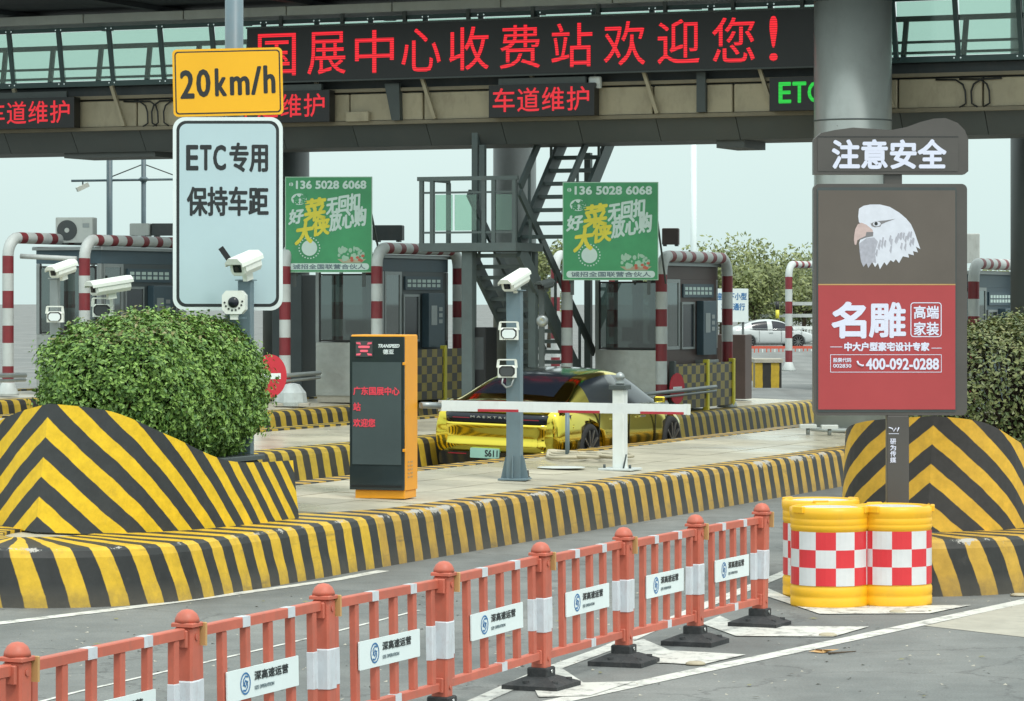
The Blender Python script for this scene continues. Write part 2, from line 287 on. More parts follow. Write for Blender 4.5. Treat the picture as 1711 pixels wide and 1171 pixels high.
def uvcheck(name, c1, c2, c3=None):
    m, t, b = nodes(name); MATS[name] = m; n = t.nodes; l = t.links
    uv = n.new('ShaderNodeUVMap'); ck = n.new('ShaderNodeTexChecker'); ck.inputs['Scale'].default_value = 1; l.new(uv.outputs[0], ck.inputs[0]); ck.inputs[1].default_value = (*c1, 1); ck.inputs[2].default_value = (*c2, 1)
    co = n.new('ShaderNodeTexCoord'); k = n.new('ShaderNodeTexNoise'); k.inputs['Scale'].default_value = 3; k.inputs['Detail'].default_value = 8; l.new(co.outputs['Object'], k.inputs['Vector'])
    mr = n.new('ShaderNodeMapRange'); mr.inputs['From Min'].default_value = .3; mr.inputs['From Max'].default_value = .7; mr.inputs['To Min'].default_value = .8; mr.inputs['To Max'].default_value = 1.12; l.new(k.outputs[0], mr.inputs[0])
    hv = n.new('ShaderNodeHueSaturation'); l.new(ck.outputs[0], hv.inputs['Color']); l.new(mr.outputs[0], hv.inputs['Value']); l.new(hv.outputs[0], b.inputs['Base Color']); b.inputs['Roughness'].default_value = .4
uvcheck('guard_check', (.30, .23, .03), (.035, .032, .03))
uvcheck('barrel_check', (.64, .03, .045), (.62, .63, .64))

# ------------------------------------------------------------------ mesh builder
class MB:
    def __init__(s): s.v = []; s.f = []; s.m = []; s.uv = []; s.sm = []
    def face(s, idx, mi=0, uv=None, sm=False): s.f.append(tuple(idx)); s.m.append(mi); s.uv.append(uv); s.sm.append(sm)
    def pts(s, ps):
        b = len(s.v); s.v += [tuple(p) for p in ps]; return b
    def box(s, x0, x1, y0, y1, z0, z1, mi=0):
        b = s.pts([(x0,y0,z0),(x1,y0,z0),(x1,y1,z0),(x0,y1,z0),(x0,y0,z1),(x1,y0,z1),(x1,y1,z1),(x0,y1,z1)])
        for q in ((0,3,2,1),(4,5,6,7),(0,1,5,4),(1,2,6,5),(2,3,7,6),(3,0,4,7)): s.face([b+i for i in q], mi)
        return s
    def cbox(s, x0, x1, y0, y1, z0, z1, c=.01, mi=0):
        """box with chamfered vertical and top edges (octagonal plan)."""
        def ring(z, i):
            return [(x0+c+i,y0+i,z),(x1-c-i,y0+i,z),(x1-i,y0+c+i,z),(x1-i,y1-c-i,z),(x1-c-i,y1-i,z),(x0+c+i,y1-i,z),(x0+i,y1-c-i,z),(x0+i,y0+c+i,z)]
        r = [ring(z0, 0), ring(z1-c, 0), ring(z1, c*.7)]
        bs = [s.pts(q) for q in r]
        for a, b in zip(bs[:-1], bs[1:]):
            for i in range(8): s.face([a+i, a+(i+1) % 8, b+(i+1) % 8, b+i], mi)
        s.face([bs[-1]+i for i in range(8)], mi); s.face([bs[0]+7-i for i in range(8)], mi)
        return s
    def tube(s, p, q, r, r2=None, n=12, mi=0, cap=True, sm=True):
        p, q = Vector(p), Vector(q); r2 = r if r2 is None else r2
        d = (q-p).normalized(); a = d.orthogonal().normalized(); c = d.cross(a)
        b0 = s.pts([p + (a*math.cos(t)+c*math.sin(t))*r for t in [2*math.pi*i/n for i in range(n)]])
        b1 = s.pts([q + (a*math.cos(t)+c*math.sin(t))*r2 for t in [2*math.pi*i/n for i in range(n)]])
        for i in range(n): s.face([b0+i, b0+(i+1) % n, b1+(i+1) % n, b1+i], mi, sm=sm)
        if cap: s.face([b0+n-1-i for i in range(n)], mi); s.face([b1+i for i in range(n)], mi)
        return s
    def bar(s, p, q, w, h, mi=0, up=(0,0,1)):
        """rectangular bar from p to q, w sideways, h along up."""
        p, q = Vector(p), Vector(q); d = (q-p).normalized(); sd = d.cross(Vector(up)).normalized(); u = sd.cross(d).normalized()
        b = s.pts([e + sd*a*w/2 + u*c*h/2 for e in (p, q) for a, c in ((-1,-1),(1,-1),(1,1),(-1,1))])
        for k in ((0,1,2,3),(7,6,5,4),(0,4,5,1),(1,5,6,2),(2,6,7,3),(3,7,4,0)): s.face([b+i for i in k], mi)
        return s
    def sweep(s, path, r, n=12, mi=None, cap=True):
        """round tube along a path; mi is a function of arclength -> slot."""
        P = [Vector(p) for p in path]; acc = 0; prev = None; d0 = (P[1]-P[0]).normalized(); a = d0.orthogonal().normalized()
        for i, p in enumerate(P):
            d = ((P[min(i+1, len(P)-1)]-P[max(i-1, 0)])).normalized()
            a = (a - d*a.dot(d)).normalized(); c = d.cross(a)
            b = s.pts([p + (a*math.cos(t)+c*math.sin(t))*r for t in [2*math.pi*k/n for k in range(n)]])
            if prev is not None:
                seg = (P[i]-P[i-1]).length; mm = mi(acc+seg/2) if mi else 0; acc += seg
                for k in range(n): s.face([prev+k, prev+(k+1) % n, b+(k+1) % n, b+k], mm, sm=True)
            elif cap: s.face([b+n-1-k for k in range(n)], mi(0) if mi else 0)
            prev = b
        if cap: s.face([prev+k for k in range(n)], mi(acc) if mi else 0)
        return s
    def lathe(s, prof, n=24, mi=0, c=(0,0,0), sm=True):
        """prof: list of (r, z) or (r, z, slot)."""
        prev = None
        for j, q in enumerate(prof):
            r, z = q[0], q[1]; mm = q[2] if len(q) > 2 else mi
            b = s.pts([(c[0]+r*math.cos(2*math.pi*i/n), c[1]+r*math.sin(2*math.pi*i/n), c[2]+z) for i in range(n)])
            if prev is not None:
                for i in range(n): s.face([prev+i, prev+(i+1) % n, b+(i+1) % n, b+i], mm, uv=[(i, j-1), (i+1, j-1), (i+1, j), (i, j)], sm=sm)
            else: s.face([b+n-1-i for i in range(n)], mm)
            prev = b
        s.face([prev+i for i in range(n)], prof[-1][2] if len(prof[-1]) > 2 else mi)
        return s
    def prism(s, poly, y0, y1, mi=0, mi_side=None):
        """polygon in xz (counter-clockwise seen from -y) extruded from y0 (front) to y1."""
        n = len(poly); a = s.pts([(x, y0, z) for x, z in poly]); b = s.pts([(x, y1, z) for x, z in poly])
        ms = mi if mi_side is None else mi_side
        s.face([a+i for i in range(n)], mi); s.face([b+n-1-i for i in range(n)], ms)
        for i in range(n): s.face([a+(i+1) % n, a+i, b+i, b+(i+1) % n], ms)
        return s
    def prismz(s, poly, z0, z1, mi=0):
        n = len(poly); a = s.pts([(x, y, z0) for x, y in poly]); b = s.pts([(x, y, z1) for x, y in poly])
        s.face([a+n-1-i for i in range(n)], mi); s.face([b+i for i in range(n)], mi)
        for i in range(n): s.face([a+i, a+(i+1) % n, b+(i+1) % n, b+i], mi)
        return s
    def mesh(s, name, mats):
        me = bpy.data.meshes.new(name); me.from_pydata(s.v, [], s.f)
        for m in (mats if isinstance(mats, (list, tuple)) else [mats]): me.materials.append(MATS[m] if isinstance(m, str) else m)
        me.polygons.foreach_set('material_index', s.m); me.polygons.foreach_set('use_smooth', s.sm)
        if any(u is not None for u in s.uv):
            lay = me.uv_layers.new(name='UVMap'); k = 0
            for f, u in zip(s.f, s.uv):
                for j in range(len(f)):
                    if u is not None: lay.data[k].uv = u[j]
                    k += 1
        me.update(); return me
    def build(s, name, mats, parent=None, loc=None, rz=0):
        o = bpy.data.objects.new(name, s.mesh(name, mats)); COL.objects.link(o); o.parent = parent
        if loc is not None: o.location = loc
        if rz: o.rotation_euler = (0, 0, rz)
        return o
def tag(o, label=None, cat=None, group=None, kind=None):
    if label: o['label'] = label
    if cat: o['category'] = cat
    if group: o['group'] = group
    if kind: o['kind'] = kind
    return o
def thing(name, label, cat, loc=(0,0,0), rz=0, group=None):
    o = bpy.data.objects.new(name, None); COL.objects.link(o); o.location = loc; o.rotation_euler = (0, 0, rz); o.empty_display_size = .2
    return tag(o, label, cat, group)
def lane_thing(name, label, cat, u, v, z, group=None): return thing(name, label, cat, L(u, v, z), -PH, group)
def copy_tree(o, parent=None):
    c = o.copy(); COL.objects.link(c); c.parent = parent
    for ch in list(o.children): copy_tree(ch, c)
    return c
def rrect(x0, x1, z0, z1, r, n=5):
    p = []
    for cx, cz, a0 in ((x1-r, z0+r, -90), (x1-r, z1-r, 0), (x0+r, z1-r, 90), (x0+r, z0+r, 180)):
        for i in range(n+1):
            a = R(a0 + 90*i/n); p.append((cx+r*math.cos(a), cz+r*math.sin(a)))
    return p
def circle(cx, cz, rx, rz=None, n=24): 
    rz = rz or rx; return [(cx+rx*math.cos(2*math.pi*i/n), cz+rz*math.sin(2*math.pi*i/n)) for i in range(n)]
_txt = {}
def text(s, x0, x1, z0, z1, y, m, parent, name='lettering', bold=0.0, shear=0.0, keep=False, rot=0.0):
    """flat lettering in the xz plane facing -y, fitted to the given rectangle; bold in metres of stroke growth."""
    if s not in _txt:
        c = bpy.data.curves.new('lettering', 'FONT'); c.body = s; c.size = 1; c.resolution_u = 3
        ob = bpy.data.objects.new('tmp', c); COL.objects.link(ob)
        dg = bpy.context.evaluated_depsgraph_get(); me = bpy.data.meshes.new_from_object(ob.evaluated_get(dg))
        vs = [(v.co.x, v.co.y) for v in me.vertices]; fs = [tuple(p.vertices) for p in me.polygons]
        bpy.data.objects.remove(ob); bpy.data.meshes.remove(me); bpy.data.curves.remove(c)
        _txt[s] = (vs, fs)
    vs, fs = _txt[s]
    ax, bx_ = min(v[0] for v in vs), max(v[0] for v in vs); az, bz = min(v[1] for v in vs), max(v[1] for v in vs)
    kx = (x1-x0)/(bx_-ax); kz = (z1-z0)/(bz-az)
    if keep: kx = kz = min(kx, kz)
    b = MB(); offs = [(0, 0)]
    if bold > 0: offs += [(bold*math.cos(t), bold*math.sin(t)) for t in [math.pi*i/3+.2 for i in range(6)]]
    cxm, czm = (x0+x1)/2, (z0+z1)/2
    for k, (ox, oz) in enumerate(offs):
        P = []
        for vx, vz in vs:
            X = x0+(vx-ax)*kx+ox; Z = z0+(vz-az)*kz+oz; X += (Z-z0)*shear
            if rot: dx, dz = X-cxm, Z-czm; X, Z = cxm+dx*math.cos(rot)-dz*math.sin(rot), czm+dx*math.sin(rot)+dz*math.cos(rot)
            P.append((X, y-k*.00025, Z))
        i0 = b.pts(P)
        for f in fs: b.face([i0+i for i in f])
    return b.build(name, m, parent)

# ================================================================== SETTING
# ground: lane frame strips, broken where the cross slope starts and ends
g = MB(); vsn = [900, 60, -4, -13.9, -25, -37, -60, -120, -900]; us = [-300, 10, 60, 200, 1500]
ids = [[g.pts([L(u, v, gz_v(v))]) for v in vsn] for u in us]
for i in range(len(us)-1):
    for j in range(len(vsn)-1): g.face([ids[i][j], ids[i+1][j], ids[i+1][j+1], ids[i][j+1]])
tag(g.build('ground', 'asphalt'), kind='structure')

def strip(name, pts, wdt, label=None, z=.004, mi='line_paint'):
    """a painted line on the road, its centre through ground points."""
    b = MB(); prev = None
    for i, p in enumerate(pts):
        d = (pts[min(i+1, len(pts)-1)] - pts[max(i-1, 0)]); d.z = 0; d.normalize(); n = Vector((-d.y, d.x, 0))*wdt/2
        a = b.pts([(p.x+n.x, p.y+n.y, gz(p.x+n.x, p.y+n.y)+z), (p.x-n.x, p.y-n.y, gz(p.x-n.x, p.y-n.y)+z)])
        if prev is not None: b.face([prev+1, a+1, a, prev])
        prev = a
    return tag(b.build(name, mi), kind='structure')
strip('lane_line', [gnd(700, 1222), gnd(950, 1168), gnd(1140, 1127), gnd(1420, 1068), gnd(1711, 1005), gnd(1950, 955)], .17)
strip('lane_line', [gnd(780, 1180), gnd(917, 1119), gnd(1017, 1083), gnd(1170, 1015), gnd(1307, 960), gnd(1345, 943)], .14)
strip('lane_line', [gnd(-140, 1062), gnd(0, 1044), gnd(190, 1020), gnd(340, 1000), gnd(483, 980), gnd(560, 969), gnd(640, 954)], .14)
strip('lane_line', [gnd(60, 1175), gnd(123, 1158), gnd(330, 1110), gnd(520, 1066), gnd(700, 1020)], .04)
def patch(px, z=.008):
    b = MB(); pp = [gnd(x, y) for x, y in px]; i = b.pts([(p.x, p.y, z) for p in pp]); b.face([i+k for k in range(len(pp))][::-1])
    return tag(b.build('road_marking', 'line_paint'), kind='structure')
patch([(1172,1043),(1203,1030),(1240,1047),(1452,1048),(1393,1065),(1230,1064)])
patch([(1283,984),(1330,1004),(1400,1014),(1623,1012),(1553,1026),(1370,1027),(1283,998)])
patch([(1046,1076),(1075,1069),(1120,1088),(1246,1095),(1172,1112),(1085,1108)])
patch([(880,1128),(930,1112),(975,1142),(1060,1140),(985,1164),(900,1166)])
# a smoother, lighter concrete apron to the right of the solid line
b = MB(); pp = [gnd(1545, 1046), gnd(1760, 998), gnd(1900, 1010), gnd(1800, 1075)]; i = b.pts([(p.x, p.y, .003) for p in pp]); b.face([i, i+3, i+2, i+1]); tag(b.build('road_patch', 'concrete'), kind='structure')

# ------------------------------------------------------------------ islands
def island(u0, u1, v0, v1, stripe, nose=1.5, slabs=None, paint=.0, fresh=True):
    """raised toll island: painted kerb ring + paved top. v0 right side, v1 left side."""
    vc, hw = (v0+v1)/2, (v0-v1)/2
    out = []
    n = 26
    for i in range(n+1):                                     # from right side round the nose to the left side
        a = math.pi*i/n; c, s = math.cos(a), math.sin(a)
        out.append((u0 + nose*(1-abs(s)), vc + hw*c))
    right = [(u, v0) for u in [u1 - (u1-u0-nose)*k/40 for k in range(40)]]
    left = [(u, v1) for u in [u0+nose + (u1-u0-nose)*(k+1)/40 for k in range(40)]]
    path = right + out + left
    def off(path, d):
        r = []
        for i, (u, v) in enumerate(path):
            a = path[max(i-1, 0)]; c = path[min(i+1, len(path)-1)]
            du, dv = c[0]-a[0], c[1]-a[1]; ln = math.hypot(du, dv) or 1
            du /= ln; dv /= ln
            k = d[i] if isinstance(d, list) else d
            r.append((u - dv*k, v + du*k))
        return r
    wide = [.42 + paint*max(0, min(1, (u0+5.8-u)/.6)) for u, v in path]
    # profile: (inset, height, uv.y)
    prof = [(0, -.05, 0), (.02, .1, .12), (.075, .42, .44), (.10, .475, .5), (.15, .5, .54), (.42, .502, .8), (.42, .45, .85)]
    PW = {5, 6}
    rings = []
    sgn = None
    for pi_, (ins, h, uy) in enumerate(prof):
        if pi_ in PW: ins = wide
        o = off(path, ins)
        if sgn is None and not isinstance(ins, list) and ins > 0:
            mid = len(path)//2; sgn = 1 if o[mid][0] > path[mid][0] else -1
        if sgn == -1: o = off(path, [-q for q in ins] if isinstance(ins, list) else -ins)
        rings.append([L(u, v, gz_v(v)+h) for u, v in o])
    b = MB(); acc = [0]
    for i in range(1, len(path)): acc.append(acc[-1] + math.hypot(path[i][0]-path[i-1][0], path[i][1]-path[i-1][1]))
    rb = [b.pts(r) for r in rings]
    def sh(i, j): return .32*max(0, min(1, (u0+5-path[i][0])/3))*max(0, .5-max(0, prof[j][1]))      # hand painted slant round the nose
    for j in range(len(prof)-1):
        for i in range(len(path)-1):
            b.face([rb[j]+i, rb[j+1]+i, rb[j+1]+i+1, rb[j]+i+1], 1 if (path[i][0] > 30.1 or fresh is False) else 0, uv=[(acc[i]+sh(i, j), prof[j][2]), (acc[i]+sh(i, j+1), prof[j+1][2]), (acc[i+1]+sh(i+1, j+1), prof[j+1][2]), (acc[i+1]+sh(i+1, j), prof[j][2])])
    k = tag(b.build('kerb', [stripe, STRIPE_OLD if stripe is STRIPE else stripe]), kind='structure')
    t = MB(); top = rings[-2]; m = len(top)
    i0 = t.pts([(p.x, p.y, p.z-.03) for p in top])
    for i in range(m//2): 
        if m-2-i > i+1: t.face([i0+i, i0+i+1, i0+m-2-i, i0+m-1-i])
    pv = tag(t.build('pavement', 'paving'), kind='structure')
    if slabs:
        sw = (v0-v1-.84)/3; sl = .9; me = None
        q = MB(); e = .008; q.prismz([(e, e), (sw-e, e), (sw-e, sl-e), (e, sl-e)], -.03, 0)
        me = q.mesh('paving_slab', 'paving'); cnt = 0
        u = slabs[0]
        while u < slabs[1]:
            for r in range(3):
                vv = v1+.42+sw*r
                o = bpy.data.objects.new('paving_slab', me); COL.objects.link(o); o.parent = pv
                o.location = L(u, vv, gz_v(vv+sw/2)+.504+random.uniform(-.002, .003)); o.rotation_euler = (R(random.uniform(-.15, .15)), math.atan(.03), -PH)
            u += sl
    return k
island(23.9, 62, -13.9, -17.0, STRIPE, 2.0, slabs=(29.6, 54), paint=.75)
island(24.5, 62, -19.45, -22.5, STRIPE2, 1.6)
island(25.5, 62, -24.4, -27.0, STRIPE2, 1.6)
island(27.0, 62, -29.2, -31.8, STRIPE2, 1.6)
island(28.35, 66, -7.15, -9.75, STRIPE, 1.8, paint=.45, fresh=False)
# short islands in the exit lanes far behind
island(70, 78, -20.6, -22.4, STRIPE2, .9)

def smooth(path, n=6):
    out = []
    for i in range(len(path)-1):
        p0, p1, p2, p3 = path[max(i-1, 0)], path[i], path[i+1], path[min(i+2, len(path)-1)]
        for k in range(n):
            t = k/n
            out.append(tuple(.5*((2*p1[c]) + (-p0[c]+p2[c])*t + (2*p0[c]-5*p1[c]+4*p2[c]-p3[c])*t*t + (-p0[c]+3*p1[c]-3*p2[c]+p3[c])*t**3) for c in range(len(p1))))
    out.append(tuple(path[-1])); return out
def mound(name, label, ridge, rightp, leftp, ph, paint=None):
    """crash nose: a painted concrete shell, creased at the ridge. points are (u, v, top z)."""
    base = L(ridge[0], ridge[1], 0)
    t = thing(name, label, 'crash barrier', L(ridge[0]+1.2, ridge[1], gz_v(ridge[1])+.5))
    org = t.location
    b = MB()
    cu, cv = ridge[0]+2.2, ridge[1]
    tops = []
    for side, pts in ((1, rightp), (-1, leftp)):
        P = smooth([ridge]+pts, 7); acc = 0; prev = None; NZ = 8
        for i, (u, v, zt) in enumerate(P):
            if i: acc += math.hypot(u-P[i-1][0], v-P[i-1][1])
            zb = gz_v(v)+.49; colv = []
            for j in range(NZ+1):
                f = j/NZ; z = zb + (zt-zb)*f
                lean = .24*f*max(.25, 1-acc/1.3) if True else 0
                du, dv = cu-u, cv-v; ln = math.hypot(du, dv)
                q = L(u+du/ln*lean, v+dv/ln*lean, z) - org
                colv.append((q, (z + acc*.74 + .085*acc*acc + ph)))
            k0 = b.pts([c[0] for c in colv])
            if prev is not None:
                for j in range(NZ):
                    ix = [prev[0]+j, k0+j, k0+j+1, prev[0]+j+1]; uvs = [(prev[1][j], .1), (colv[j][1], .1), (colv[j+1][1], .1), (prev[1][j+1], .1)]
                    if side < 0: ix = ix[::-1]; uvs = uvs[::-1]
                    b.face(ix, 0, uvs)
            prev = (k0, [c[1] for c in colv])
            tops.append((side, i, colv[-1][0], u, v))
    b.build('shell', paint or MOUND, t)
    # flat dark coping behind the crest and the inner fill
    c = MB()
    for side in (1, -1):
        T = [(p, u, v) for s_, i, p, u, v in tops if s_ == side]
        ip = []
        for p, u, v in T:
            du, dv = cu-u, cv-v; ln = math.hypot(du, dv); q = L(u+du/ln*.36, v+dv/ln*.36, 0)-org; ip.append(Vector((q.x, q.y, p.z-.03)))
        a = c.pts([p for p, u, v in T]); d = c.pts(ip); e = c.pts([(p.x, p.y, p.z-.5) for p in ip]); n = len(T)
        for i in range(n-1):
            q = [a+i, a+i+1, d+i+1, d+i]; q2 = [d+i, d+i+1, e+i+1, e+i]
            if side < 0: q = q[::-1]; q2 = q2[::-1]
            c.face(q); c.face(q2)
    # closing end pieces
    for side in (1, -1):
        T = [(p, u, v) for s_, i, p, u, v in tops if s_ == side]; p, u, v = T[-1]
        du, dv = cu-u, cv-v; ln = math.hypot(du, dv)
        q0 = L(u, v, gz_v(v)+.49)-org; q1 = L(u+du/ln*.36, v+dv/ln*.36, 0)-org
        i = c.pts([q0, p, (q1.x, q1.y, p.z-.03), (q1.x, q1.y, q0.z)]); c.face([i, i+1, i+2, i+3] if side < 0 else [i+3, i+2, i+1, i])
    c.build('coping', 'dark_panel', t)
    return t
mound('crash_nose', 'yellow and black chevron crash nose in front of the clipped bush', (25.75, -15.62, 1.70),
      [(26.0,-15.0,1.63), (26.55,-14.68,1.40), (27.45,-14.5,1.13), (28.75,-14.46,1.08)],
      [(26.0,-16.1,1.60), (26.35,-16.5,1.44), (27.4,-16.7,1.25), (28.8,-16.7,1.1)], .02)
mound('crash_nose', 'yellow and black chevron crash nose behind the advertising lightbox pole', (29.65, -8.40, 1.56),
      [(29.88,-7.92,1.50), (30.35,-7.68,1.30), (31.3,-7.6,1.05), (32.6,-7.6,.9)],
      [(29.85,-9.1,1.50), (30.25,-9.42,1.38), (31.0,-9.5,1.22), (32.4,-9.5,1.0)], .12, MOUND_OLD)
# low dark steel tray beside the end of the left crash nose
t = lane_thing('steel_tray', 'dark steel box lid behind the end of the left crash nose', 'box', 28.25, -15.25, .5)
MB().cbox(-.42, .36, -.45, .5, 0, .58, .02).build('body', 'dark_panel', t)
MB().cbox(-.46, .40, -.49, .54, .582, .63, .01).build('lid', 'dark_steel', t)

# ------------------------------------------------------------------ gantry
GU = 52.0; GV = -22.0
gt = lane_thing('toll_gantry', 'long grey toll plaza gantry with glazed walkway and beige beam', 'gantry', GU, GV, 0)
def gx(v): return v-GV
GL, GR = gx(-36.5), gx(-9.5)
b = MB(); # belly girder
for x0, x1 in [(GL + i*1.42, GL + (i+1)*1.42-.012) for i in range(19)]:
    q = MB(); prof = [(0.02, 5.765), (.32, 5.33), (1.7, 5.33), (1.9, 5.765)]
    a0 = q.pts([(x0, y, z) for y, z in prof]); a1 = q.pts([(x1, y, z) for y, z in prof])
    q.face([a0+3, a0+2, a0+1, a0]); q.face([a1, a1+1, a1+2, a1+3])
    for i in range(4): j = (i+1) % 4; q.face([a0+i, a0+j, a1+j, a1+i])
    q.build('belly_panel', 'belly', gt)
MB().box(GL, GR, .10, 1.9, 5.77, 6.5).build('beam_core', 'dark_panel', gt)
MB().box(GL, GR, -.06, .095, 5.70, 5.765).build('bottom_flange', 'beige_dark', gt)
me = None
xs = GL
k = 0
while xs < GR-1.3:
    wd = 1.42
    q = MB().cbox(0, wd-.03, -.02, .09, 5.775, 6.24, .012)
    o = q.build('fascia_panel', 'beige', gt, (xs, random.uniform(-.012, .012), 0)); xs += wd
q0 = MB(); q0.bar((0, -.16, 6.50), (.22, -.09, 5.78), .06, .07, up=(0, 1, 0)); me = q0.mesh('strut', 'beige')
for i in range(9):
    o = bpy.data.objects.new('strut', me); COL.objects.link(o); o.parent = gt; o.location = (gx(v_at(198, 52))-.05 + i*2.05 - 2.05, 0, 0)
MB().box(GL, GR, -.1, .12, 6.27, 6.33).build('cable_tray', 'beige_dark', gt)
MB().box(GL, GR, -.14, -.04, 6.505, 6.60).build('bottom_rail', 'green_frame', gt)
MB().box(GL, GR, -.04, 2.0, 6.505, 6.56).build('walkway_floor', 'dark_panel', gt)
MB().box(GL, GR, -.26, -.17, 7.50, 7.57).build('top_rail', 'green_frame', gt)
MB().box(GL, GR, 2.0, 2.08, 7.36, 7.45).build('top_rail', 'green_frame', gt)
for z in (6.98, 6.80): MB().box(GL, GR, 1.96, 2.0, z, z+.045).build('handrail', 'green_frame', gt)
MB().box(GL, GR, 1.96, 2.0, 6.58, 6.64).build('handrail', 'green_frame', gt)
for i in range(13):
    a = GL+i*2.05; MB().cbox(a, a+2.03, -.30, .6, 7.64, 7.80, .01).build('ceiling_panel', 'ceiling_strip', gt)
sp = 1.045; v0 = v_at(103, 51.85)
pm = MB().bar((0, -.09, 6.60), (-.03, -.21, 7.50), .075, .07, up=(0, 1, 0)).mesh('post', 'green_frame')
pr = MB().bar((0, 1.98, 6.56), (.05, 2.04, 7.36), .085, .06, up=(0, 1, 0)).mesh('post', 'green_frame')
pg = MB().bar((sp/2, -.10, 6.61), (sp/2, -.22, 7.49), sp-.09, .012, up=(0, 1, 0)).mesh('glass_pane', 'walk_glass')
pk = MB().tube((0, 0, 0), (0, -.012, 0), .014, n=8).mesh('bolt', 'chrome')
x = gx(v0) - sp*3
while x < GR:
    if x > GL:
        for dx in (-.055, .055):
            for z, y in ((6.56, -.145), (7.53, -.265)):
                o = bpy.data.objects.new('bolt', pk); COL.objects.link(o); o.parent = gt; o.location = (x+dx, y, z)
        for nm, me in (('post', pm), ('post', pr)):
            o = bpy.data.objects.new(nm, me); COL.objects.link(o); o.parent = gt; o.location = (x if me is not pr else x+.55, 0, 0)
        o = bpy.data.objects.new('glass_pane', pg); COL.objects.link(o); o.parent = gt; o.location = (x, 0, 0)
    x += sp
for k, vx in enumerate((245, 252, 262, 272, 1612, 1622, 1652)):
    x = gx(v_at(vx, 51.9)); z0 = 6.22; sg = 1 if k % 2 else -1
    MB().sweep([(x+sg*.5, -.05, z0), (x+sg*.16, -.06, z0-.01), (x+sg*.04, -.07, z0-.09), (x, -.07, z0-.2), (x+.01, -.07, z0-.4), (x+sg*.1, -.05, z0-.46)], .016, 6).build('cable', 'black', gt)
x = gx(v_at(598, 51.9)); MB().cbox(x-.22, x+.22, -.14, -.04, 5.76, 5.93, .01).build('junction_box', 'beige', gt)
x = gx(v_at(655, 51.9)); MB().prism([(x-.12, 6.4), (x+.02, 5.76), (x+.18, 5.76), (x+.16, 6.4)], -.16, -.04).build('bracket', 'dark_steel', gt)
x = gx(v_at(997, 51.9)); MB().cbox(x-.11, x+.11, -.22, -.12, 6.22, 6.42, .02).build('sensor_box', 'white_paint', gt)
MB().tube((x-.0, -.17, 6.42), (x, -.17, 6.5), .02).build('bracket', 'dark_steel', gt)
MB().box(gx(v_at(1165, 51.9)), gx(v_at(1180, 51.9)), -.14, -.04, 5.78, 6.45).build('bracket', 'dark_steel', gt)
x = gx(v_at(210, 53)); MB().box(x-.95, x+.95, .4, 1.5, 5.24, 5.328).build('drip_plate', 'belly', gt)
x = gx(v_at(1240, 53)); MB().box(x-.25, x+.25, .4, 1.5, 5.2, 5.328).build('drip_plate', 'belly', gt)

# canopy over the plaza
cn = lane_thing('canopy_roof', 'dark flat canopy roof above the glazed walkway', 'canopy', 52, -22, 7.9)
MB().box(-16, 14, -3.2, 3.4, 0, .9).build('roof_slab', 'canopy', cn)
for i in range(10): MB().box(-16+i*3, -15.8+i*3, -3.1, 3.3, -.09, -.003).build('joist', 'canopy', cn)

# columns
def column(label, x, Z, wpx, z1, m, rings=()):
    p = at(x, 0, Z); zb = gz(p.x, Z)+.5; r = wpx*Z/F/2
    t = thing('gantry_column', label, 'column', (p.x, Z, zb)); t['group'] = 'columns carrying the gantry'
    h = z1-zb
    MB().lathe([(r, .0), (r, h)], 40).build('shaft', m, t)
    for zr in rings: MB().lathe([(r+.004, zr-zb-.012), (r+.008, zr-zb), (r+.004, zr-zb+.012)], 40).build('joint_ring', 'column_dark', t)
    MB().lathe([(r+.06, .0), (r+.06, .05), (r+.01, .07)], 40).build('base_ring', m, t)
    return t
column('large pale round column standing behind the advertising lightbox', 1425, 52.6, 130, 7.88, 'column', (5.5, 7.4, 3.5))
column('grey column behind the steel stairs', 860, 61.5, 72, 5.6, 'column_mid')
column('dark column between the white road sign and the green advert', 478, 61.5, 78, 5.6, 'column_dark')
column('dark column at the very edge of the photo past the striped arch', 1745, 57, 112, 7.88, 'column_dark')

# ------------------------------------------------------------------ LED boards
bd = lane_thing('led_board', 'wide black LED board with red Chinese welcome text on the gantry', 'LED board', 51.62, -21.72, 6.48)
hw = 5.27
MB().box(-hw, hw, 0, .34, 0, .94).build('housing', 'black', bd)
f = MB(); f.box(-hw-.02, hw+.02, -.012, .02, -.03, -.002); f.box(-hw-.02, hw+.02, -.012, .02, .942, .97); f.build('trim', 'dark_steel', bd)
for i in range(9): MB().box(-hw+.6+i*1.2, -hw+.66+i*1.2, .05, .12, .975, 1.15).build('bracket', 'dark_steel', bd)
chars = '国展中心收费站欢迎您!'; xs = [462, 545, 625, 703, 783, 868, 955, 1043, 1133, 1225, 1292]
for c, xx in zip(chars, xs):
    xc = v_at(xx, 51.6)+21.72; wd = .37 if c != '!' else .07
    text(c, xc-wd, xc+wd, .10, .84, -.006, 'led_red', bd, bold=.003, name='lettering')
for (x1, lab) in ((120, 'small LED panel reading lane maintenance, cut by the frame, under the glazed walkway'), (547, 'small LED panel half hidden behind the yellow speed sign'), (990, 'small LED panel above the steel stairs with red text')):
    vr = v_at(x1, 51.6); t = lane_thing('lane_display', lab, 'LED panel', 51.68, vr-.97, 5.76, 'lane status panels on the gantry beam')
    MB().box(-.97, .97, 0, .22, 0, .55).build('housing', 'black', t)
    MB().box(-.8, .8, .02, .1, .552, .66).build('bracket', 'dark_steel', t)
    for j, c in enumerate('车道维护'):
        text(c, -.89+j*.455, -.89+j*.455+.40, .09, .49, -.005, 'led_small', t, bold=.004)
vl = v_at(1283, 51.6); t = lane_thing('lane_display', 'small LED panel with green ETC text beside the large column', 'LED panel', 51.68, vl+.97, 5.76, 'lane status panels on the gantry beam')
MB().box(-.97, .97, 0, .22, 0, .55).build('housing', 'black', t)
